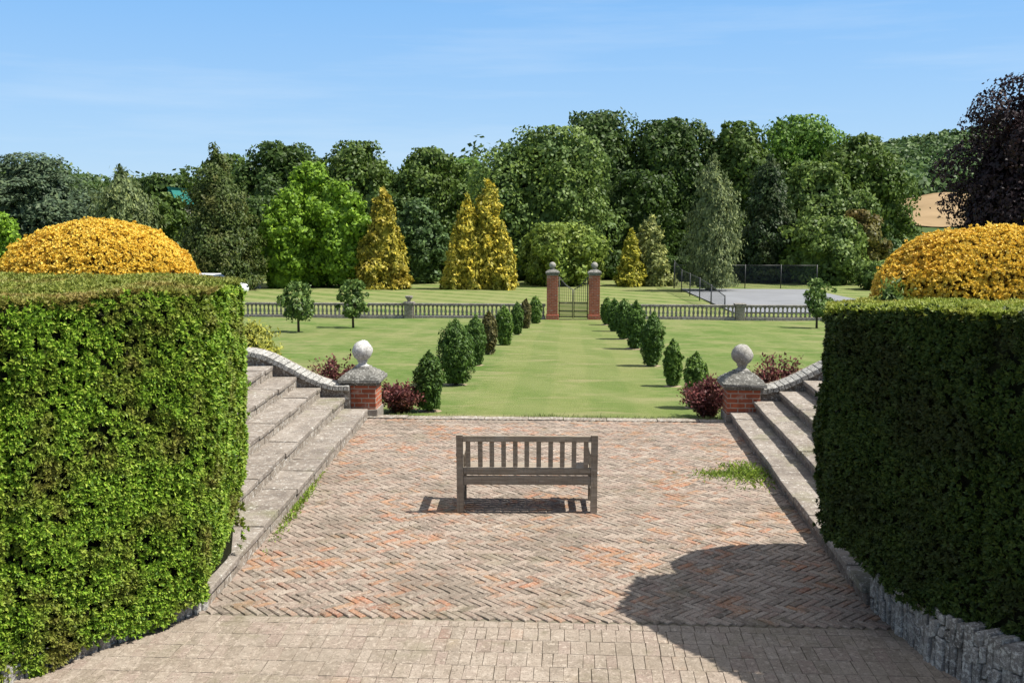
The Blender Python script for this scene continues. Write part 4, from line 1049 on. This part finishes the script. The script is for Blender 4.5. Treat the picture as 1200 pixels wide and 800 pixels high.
gate_pillar(-.94, 'left red brick gate pillar with stone ball cap')
gate_pillar(.94, 'right red brick gate pillar with stone ball cap')
def gate_leaf(s0, s1, label):
    p = gdir(s0, GZ); t = thing('iron_gate', p, label, 'gate', 'iron gates between the brick pillars', -T)
    w = s1 - s0; sg = 1 if w > 0 else -1; w = abs(w)
    def top(x): return 1.35 + .55 * (1 - x/w)**1.6
    b = MB()
    b.tube([(0, 0, .05), (0, 0, top(0))], .025, 6); b.tube([(sg*w, 0, .05), (sg*w, 0, top(w))], .022, 6)
    for z in (.1, .36, .72): b.tube([(0, 0, z), (sg*w, 0, z)], .025, 6)
    b.tube([(sg*w*k/10, 0, top(w*k/10)) for k in range(11)], .02, 6); b.obj('frame', M['iron'], t)
    for k in range(1, 7):
        x = w*k/7; c = MB(); c.tube([(sg*x, 0, .1), (sg*x, 0, top(x) + .06)], .011, 5); c.obj('bar', M['iron'], t)
    for k in range(7):
        x = w*(k+.5)/7; c = MB(); c.tube([(sg*x, 0, .1), (sg*x, 0, .8)], .011, 5); c.obj('dog_bar', M['iron'], t)
gate_leaf(-.64, -.03, 'left leaf of the dark iron gate, hung on the left pillar')
gate_leaf(.64, .03, 'right leaf of the dark iron gate, hung on the right pillar')

bal_me = MB().lathe([(.055, 0), (.055, .05), (.035, .07), (.06, .16), (.05, .22), (.03, .34), (.045, .38), (.055, .40), (.055, .44)], 8).mesh('baluster'); bal_me.materials.append(M['baluster'])
def balustrade(s0, s1, label):
    mid = gdir((s0+s1)/2); zg = zl(mid)
    t = thing('balustrade', Vector((mid.x, mid.y, zg)), label, 'balustrade', 'low stone balustrades across the garden', -T)
    L = s1 - s0
    b = MB(); x = -L/2
    while x < L/2 - .01:
        l = min(.9, L/2 - x); b.box(x, x + l - .005, -.14, .14, -.25, .13 + random.uniform(-.004, .004), .01); x += l
    b.obj('plinth', M['plinth'], t)
    b = MB(); b.box(-L/2, L/2, -.11, .11, .572, .68, .015); b.obj('top_rail', M['rail'], t)
    n = int(L / .19)
    for k in range(n):
        o = bpy.data.objects.new('baluster', bal_me); COL.objects.link(o); o.parent = t; o.location = (-L/2 + L*(k+.5)/n, 0, .132)
def bal_pier(s, label, urn):
    p = gdir(s); t = thing('balustrade_pier', Vector((p.x, p.y, zl(p))), label, 'pier', 'small stone piers in the balustrades', -T)
    b = MB(); b.box(-.2, .2, -.2, .2, -.25, .62, .012); b.obj('shaft', M['kerb'], t)
    b = MB(); b.box(-.25, .25, -.25, .25, .622, .74, .015); b.obj('cap', M['rail'], t)
    if urn:
        b = MB(); b.lathe([(.11, .742), (.07, .78), (.08, .82), (.17, .93), (.18, 1.0), (.15, 1.02)], 14); b.obj('urn', M['rail'], t)
def s_at(px):     # where the balustrade line meets that direction
    k = (px - 600) / 1200
    return (k * GC.y - GC.x) / (CT + k * ST)
sL0, sLp, sRp, sR1 = s_at(248), s_at(479), s_at(868), s_at(985)
balustrade(sL0, sLp - .22, 'longer stone balustrade run left of the small urn pier')
balustrade(sLp + .22, -1.25, 'stone balustrade run between the urn pier and the left gate pillar')
balustrade(1.25, sRp - .22, 'stone balustrade run between the right gate pillar and the plain pier')
balustrade(sRp + .22, sR1, 'short stone balustrade run right of the plain pier')
bal_pier(sLp, 'small stone pier topped by a dark urn', True)
bal_pier(sRp, 'small plain stone pier in front of the tennis court', False)

# ------------------------------------------------------------------ tennis court and fences
def court():
    b = MB(); us = (8.25, 17.4); vs = np.linspace(50.5, 75, 16)
    def P(u, v, dz): 
        return G(u, v, lawn_z(v) + .05 + dz)
    r = [[b.bm.verts.new(P(u, v, 0)) for u in np.linspace(us[0], us[1], 6)] for v in vs]
    for a, c in zip(r, r[1:]):
        for k in range(5): b.bm.faces.new((a[k], a[k+1], c[k+1], c[k]))
    tag(b.obj('tennis_court', M['court']), kind='structure')
court()
def mat_mesh():
    s = NT('wire_netting'); p = s.pbr((0.03, 0.04, 0.06), .6)
    tr = s.n('ShaderNodeBsdfTransparent'); mx = s.n('ShaderNodeMixShader')
    g = s.n('ShaderNodeTexCoord'); sep = s.n('ShaderNodeSeparateXYZ'); s.l(g.outputs['Object'], sep.inputs[0])
    h = s.math('ADD', sep.outputs[0], sep.outputs[1])
    def wire(v): 
        f = s.math('FRACT', s.math('MULTIPLY', v, 18.0)); return s.math('LESS_THAN', f, .11)
    a = wire(s.math('ADD', h, sep.outputs[2])); c = wire(s.math('SUBTRACT', s.math('ADD', h, 100.0), sep.outputs[2]))
    s.l(s.math('MAXIMUM', a, c), mx.inputs[0]); s.l(tr.outputs[0], mx.inputs[1]); s.l(p.outputs[0], mx.inputs[2]); s.l(mx.outputs[0], s.out.inputs[0]); return s.m
M['mesh'] = mat_mesh()
def mesh_fence(pts, label):
    """pts: (u, v, height)"""
    p0 = G(pts[0][0], pts[0][1], lawn_z(pts[0][1])); t = thing('mesh_fence', p0, label, 'fence', 'dark mesh fences round the tennis court')
    b = MB(); r = MB()
    loc = [(G(u, v, lawn_z(v)) - p0, h) for u, v, h in pts]
    for (a, ha), (c, hc) in zip(loc, loc[1:]):
        q = [a + Vector((0, 0, .05)), c + Vector((0, 0, .05)), c + Vector((0, 0, hc)), a + Vector((0, 0, ha))]
        b.bm.faces.new([b.bm.verts.new(x) for x in q]); r.tube([q[3], q[2]], .025, 5)
    b.obj('netting', M['mesh'], t); r.obj('top_wire', M['iron'], t)
    for a, h in loc:
        c = MB(); c.tube([a + Vector((0, 0, -.2)), a + Vector((0, 0, h + .06))], .035, 6); c.obj('post', M['iron'], t)
mesh_fence([(7.9, 76, 2.0), (7.9, 71, 1.5), (7.9, 66, 1.4), (7.9, 61, 1.3), (7.9, 56, 1.1), (7.9, 51, .8)], 'dark mesh fence down the left side of the tennis court')
mesh_fence([(7.9 + 2.6*k, 76.3, 1.7) for k in range(5)], 'dark mesh fence along the far end of the tennis court')

# ------------------------------------------------------------------ small far things: parked car, pale stone, roofed house
def car(loc, rz, label):
    t = thing('parked_car', loc, label, 'car', None, rz)
    white = mat_plain('white_car_paint', (0.72, 0.74, 0.76), .25, .03, 3, 0, .6); glass = mat_plain('car_glass', (0.02, 0.03, 0.045), .08, .1, 3, 0, .8); tyre = mat_plain('tyre_rubber', (0.02, 0.02, 0.02), .8, .2, 8, .1)
    b = MB(); b.prism([(-2.0, .28), (2.0, .28), (2.08, .55), (1.95, .78), (1.1, .92), (-1.75, .95), (-2.02, .8)], -.85, .85)
    bmesh.ops.bevel(b.bm, geom=list(b.bm.edges), offset=.05, segments=2, affect='EDGES'); b.obj('body', white, t)
    b = MB(); b.prism([(-1.7, .94), (1.05, .93), (.35, 1.38), (-1.25, 1.40)], -.72, .72)
    bmesh.ops.bevel(b.bm, geom=list(b.bm.edges), offset=.04, segments=2, affect='EDGES'); b.obj('window_glass', glass, t)
    b = MB(); b.box(-1.2, .33, -.7, .7, 1.385, 1.44, .03); b.obj('roof', white, t)
    for x in (-1.25, 1.25):
        for y in (-.8, .8):
            b = MB(); b.tube([(x, y - .1, .31), (x, y + .1, .31)], .31, 16); w = b.obj('wheel', tyre, t)
            c = MB(); c.tube([(x, y + (.102 if y > 0 else -.102), .31), (x, y + (.115 if y > 0 else -.115), .31)], .18, 12); c.obj('rim', white, w)
    for y in (-.6, .6):
        b = MB(); b.box(2.0, 2.075, y - .14, y + .14, .6, .7, .02); b.obj('headlight', glass, t)
p = on_lawn(249, 348); car(p, R(-8), 'white parked car half hidden behind the left hedge')
p = on_lawn(300, 338)
b = MB(); bmesh.ops.create_icosphere(b.bm, subdivisions=2, radius=.5)
for v in b.bm.verts:
    v.co = Vector((v.co.x * (.9 - .7*max(v.co.z, 0)), v.co.y*.7, v.co.z*1.15 + .3)) + Vector([random.uniform(-.05, .05) for _ in range(3)])
o = b.obj('standing_stone', M['coping'], None, p); tag(o, 'pale pointed stone at the foot of the tall conifer', 'stone')
def house(px, ytop, d, w, label):
    top = atd(px, ytop, d); z0 = -3.0; h = top.z - z0
    t = thing('distant_house', Vector((top.x, d, z0)), label, 'house', None, R(4))
    wall = mat_plain('pale_wall', (0.45, 0.43, 0.38), .9, .1, 1, .1); roof = mat_plain('turquoise_roof', (0.025, 0.17, 0.14), .5, .12, 1, .1); gl = mat_plain('dark_window', (0.03, 0.035, 0.04), .2, .1, 1, 0, .6)
    b = MB(); b.box(-w/2, w/2, -3, 3, 0, h - 1.6); b.obj('wall', wall, t)
    b = MB(); b.prism([(-w/2 - .3, h - 1.6), (w/2 + .3, h - 1.6), (w/2 - .6, h), (-w/2 + .6, h)], -3.4, 3.4); b.obj('roof', roof, t)
    for x in (-w*.25, w*.25):
        b = MB(); b.box(x - .5, x + .5, -3.03, -3.0, h - 3.6, h - 2.2); b.obj('window', gl, t)
house(208, 220, 100, .9, 'turquoise roof glimpsed between the willow and the tall conifer')

# ------------------------------------------------------------------ camera, light, sky
cam = bpy.data.cameras.new('camera'); co = bpy.data.objects.new('camera', cam); COL.objects.link(co)
co.location = (0, 0, CAMZ); co.rotation_euler = (math.pi/2 - PITCH, 0, 0)
cam.sensor_width = 36; cam.lens = 36.0 * F / 1200; cam.clip_start = .1; cam.clip_end = 6000
SC.camera = co
tosun = Vector((.64, -.07, 1.0)).normalized()
sun = bpy.data.lights.new('sun', 'SUN'); so = bpy.data.objects.new('sun', sun); COL.objects.link(so)
so.rotation_euler = tosun.to_track_quat('Z', 'Y').to_euler(); sun.energy = 5.0; sun.angle = R(.53); sun.color = (1.0, .955, .88)
w = bpy.data.worlds.new('World'); SC.world = w; w.use_nodes = True
nt = w.node_tree; nt.nodes.clear()
out = nt.nodes.new('ShaderNodeOutputWorld'); bg = nt.nodes.new('ShaderNodeBackground'); bg.inputs[1].default_value = .068
sky = nt.nodes.new('ShaderNodeTexSky'); sky.sky_type = 'NISHITA'; sky.sun_disc = False
sky.sun_elevation = math.asin(tosun.z); sky.sun_rotation = math.atan2(tosun.x, tosun.y); sky.air_density = 1.0; sky.dust_density = 0.0; sky.ozone_density = 3.0
tc = nt.nodes.new('ShaderNodeTexCoord'); sep = nt.nodes.new('ShaderNodeSeparateXYZ'); nt.links.new(tc.outputs['Generated'], sep.inputs[0])
rp = nt.nodes.new('ShaderNodeValToRGB'); nt.links.new(sep.outputs[2], rp.inputs[0])
for e_, (p_, c_) in zip((rp.color_ramp.elements[0], rp.color_ramp.elements[1], rp.color_ramp.elements.new(.16), rp.color_ramp.elements.new(.4)), ((0.0, (4.4, 6.5, 8.8)), (.9, (.12, .4, 1.4)), (.19, (2.3, 5.0, 9.0)), (.34, (.5, 1.35, 3.5)))):
    e_.position = p_; e_.color = (*[x / 10 for x in c_], 1)
cmap = nt.nodes.new('ShaderNodeMapping'); cmap.inputs['Scale'].default_value = (1.2, 2.0, 16); cmap.inputs['Rotation'].default_value = (0, R(4), 0); nt.links.new(tc.outputs['Generated'], cmap.inputs[0])
cn = nt.nodes.new('ShaderNodeTexNoise'); cn.inputs['Scale'].default_value = 1.6; cn.inputs['Detail'].default_value = 7; cn.inputs['Roughness'].default_value = .62; nt.links.new(cmap.outputs[0], cn.inputs[0])
cr = nt.nodes.new('ShaderNodeValToRGB'); cr.color_ramp.elements[0].position = .5; cr.color_ramp.elements[0].color = (0, 0, 0, 1); cr.color_ramp.elements[1].position = .8; cr.color_ramp.elements[1].color = (.24, .24, .24, 1); nt.links.new(cn.outputs[0], cr.inputs[0])
mul = nt.nodes.new('ShaderNodeMix'); mul.data_type = 'RGBA'; mul.blend_type = 'MULTIPLY'; mul.inputs[0].default_value = 1; mul.inputs[7].default_value = (10, 10, 10, 1); nt.links.new(rp.outputs[0], mul.inputs[6])
m1 = nt.nodes.new('ShaderNodeMix'); m1.data_type = 'RGBA'; m1.inputs[0].default_value = .8; nt.links.new(sky.outputs[0], m1.inputs[6]); nt.links.new(mul.outputs[2], m1.inputs[7])
m2 = nt.nodes.new('ShaderNodeMix'); m2.data_type = 'RGBA'; m2.inputs[7].default_value = (7.6, 8.4, 9.0, 1); nt.links.new(cr.outputs[0], m2.inputs[0]); nt.links.new(m1.outputs[2], m2.inputs[6])
nt.links.new(m2.outputs[2], bg.inputs[0]); nt.links.new(bg.outputs[0], out.inputs[0])
SC.view_settings.view_transform = 'Standard'; SC.view_settings.look = 'None'; SC.view_settings.exposure = 0.75; SC.view_settings.gamma = 1.0
SC.cycles.max_bounces = 6; SC.cycles.transparent_max_bounces = 12
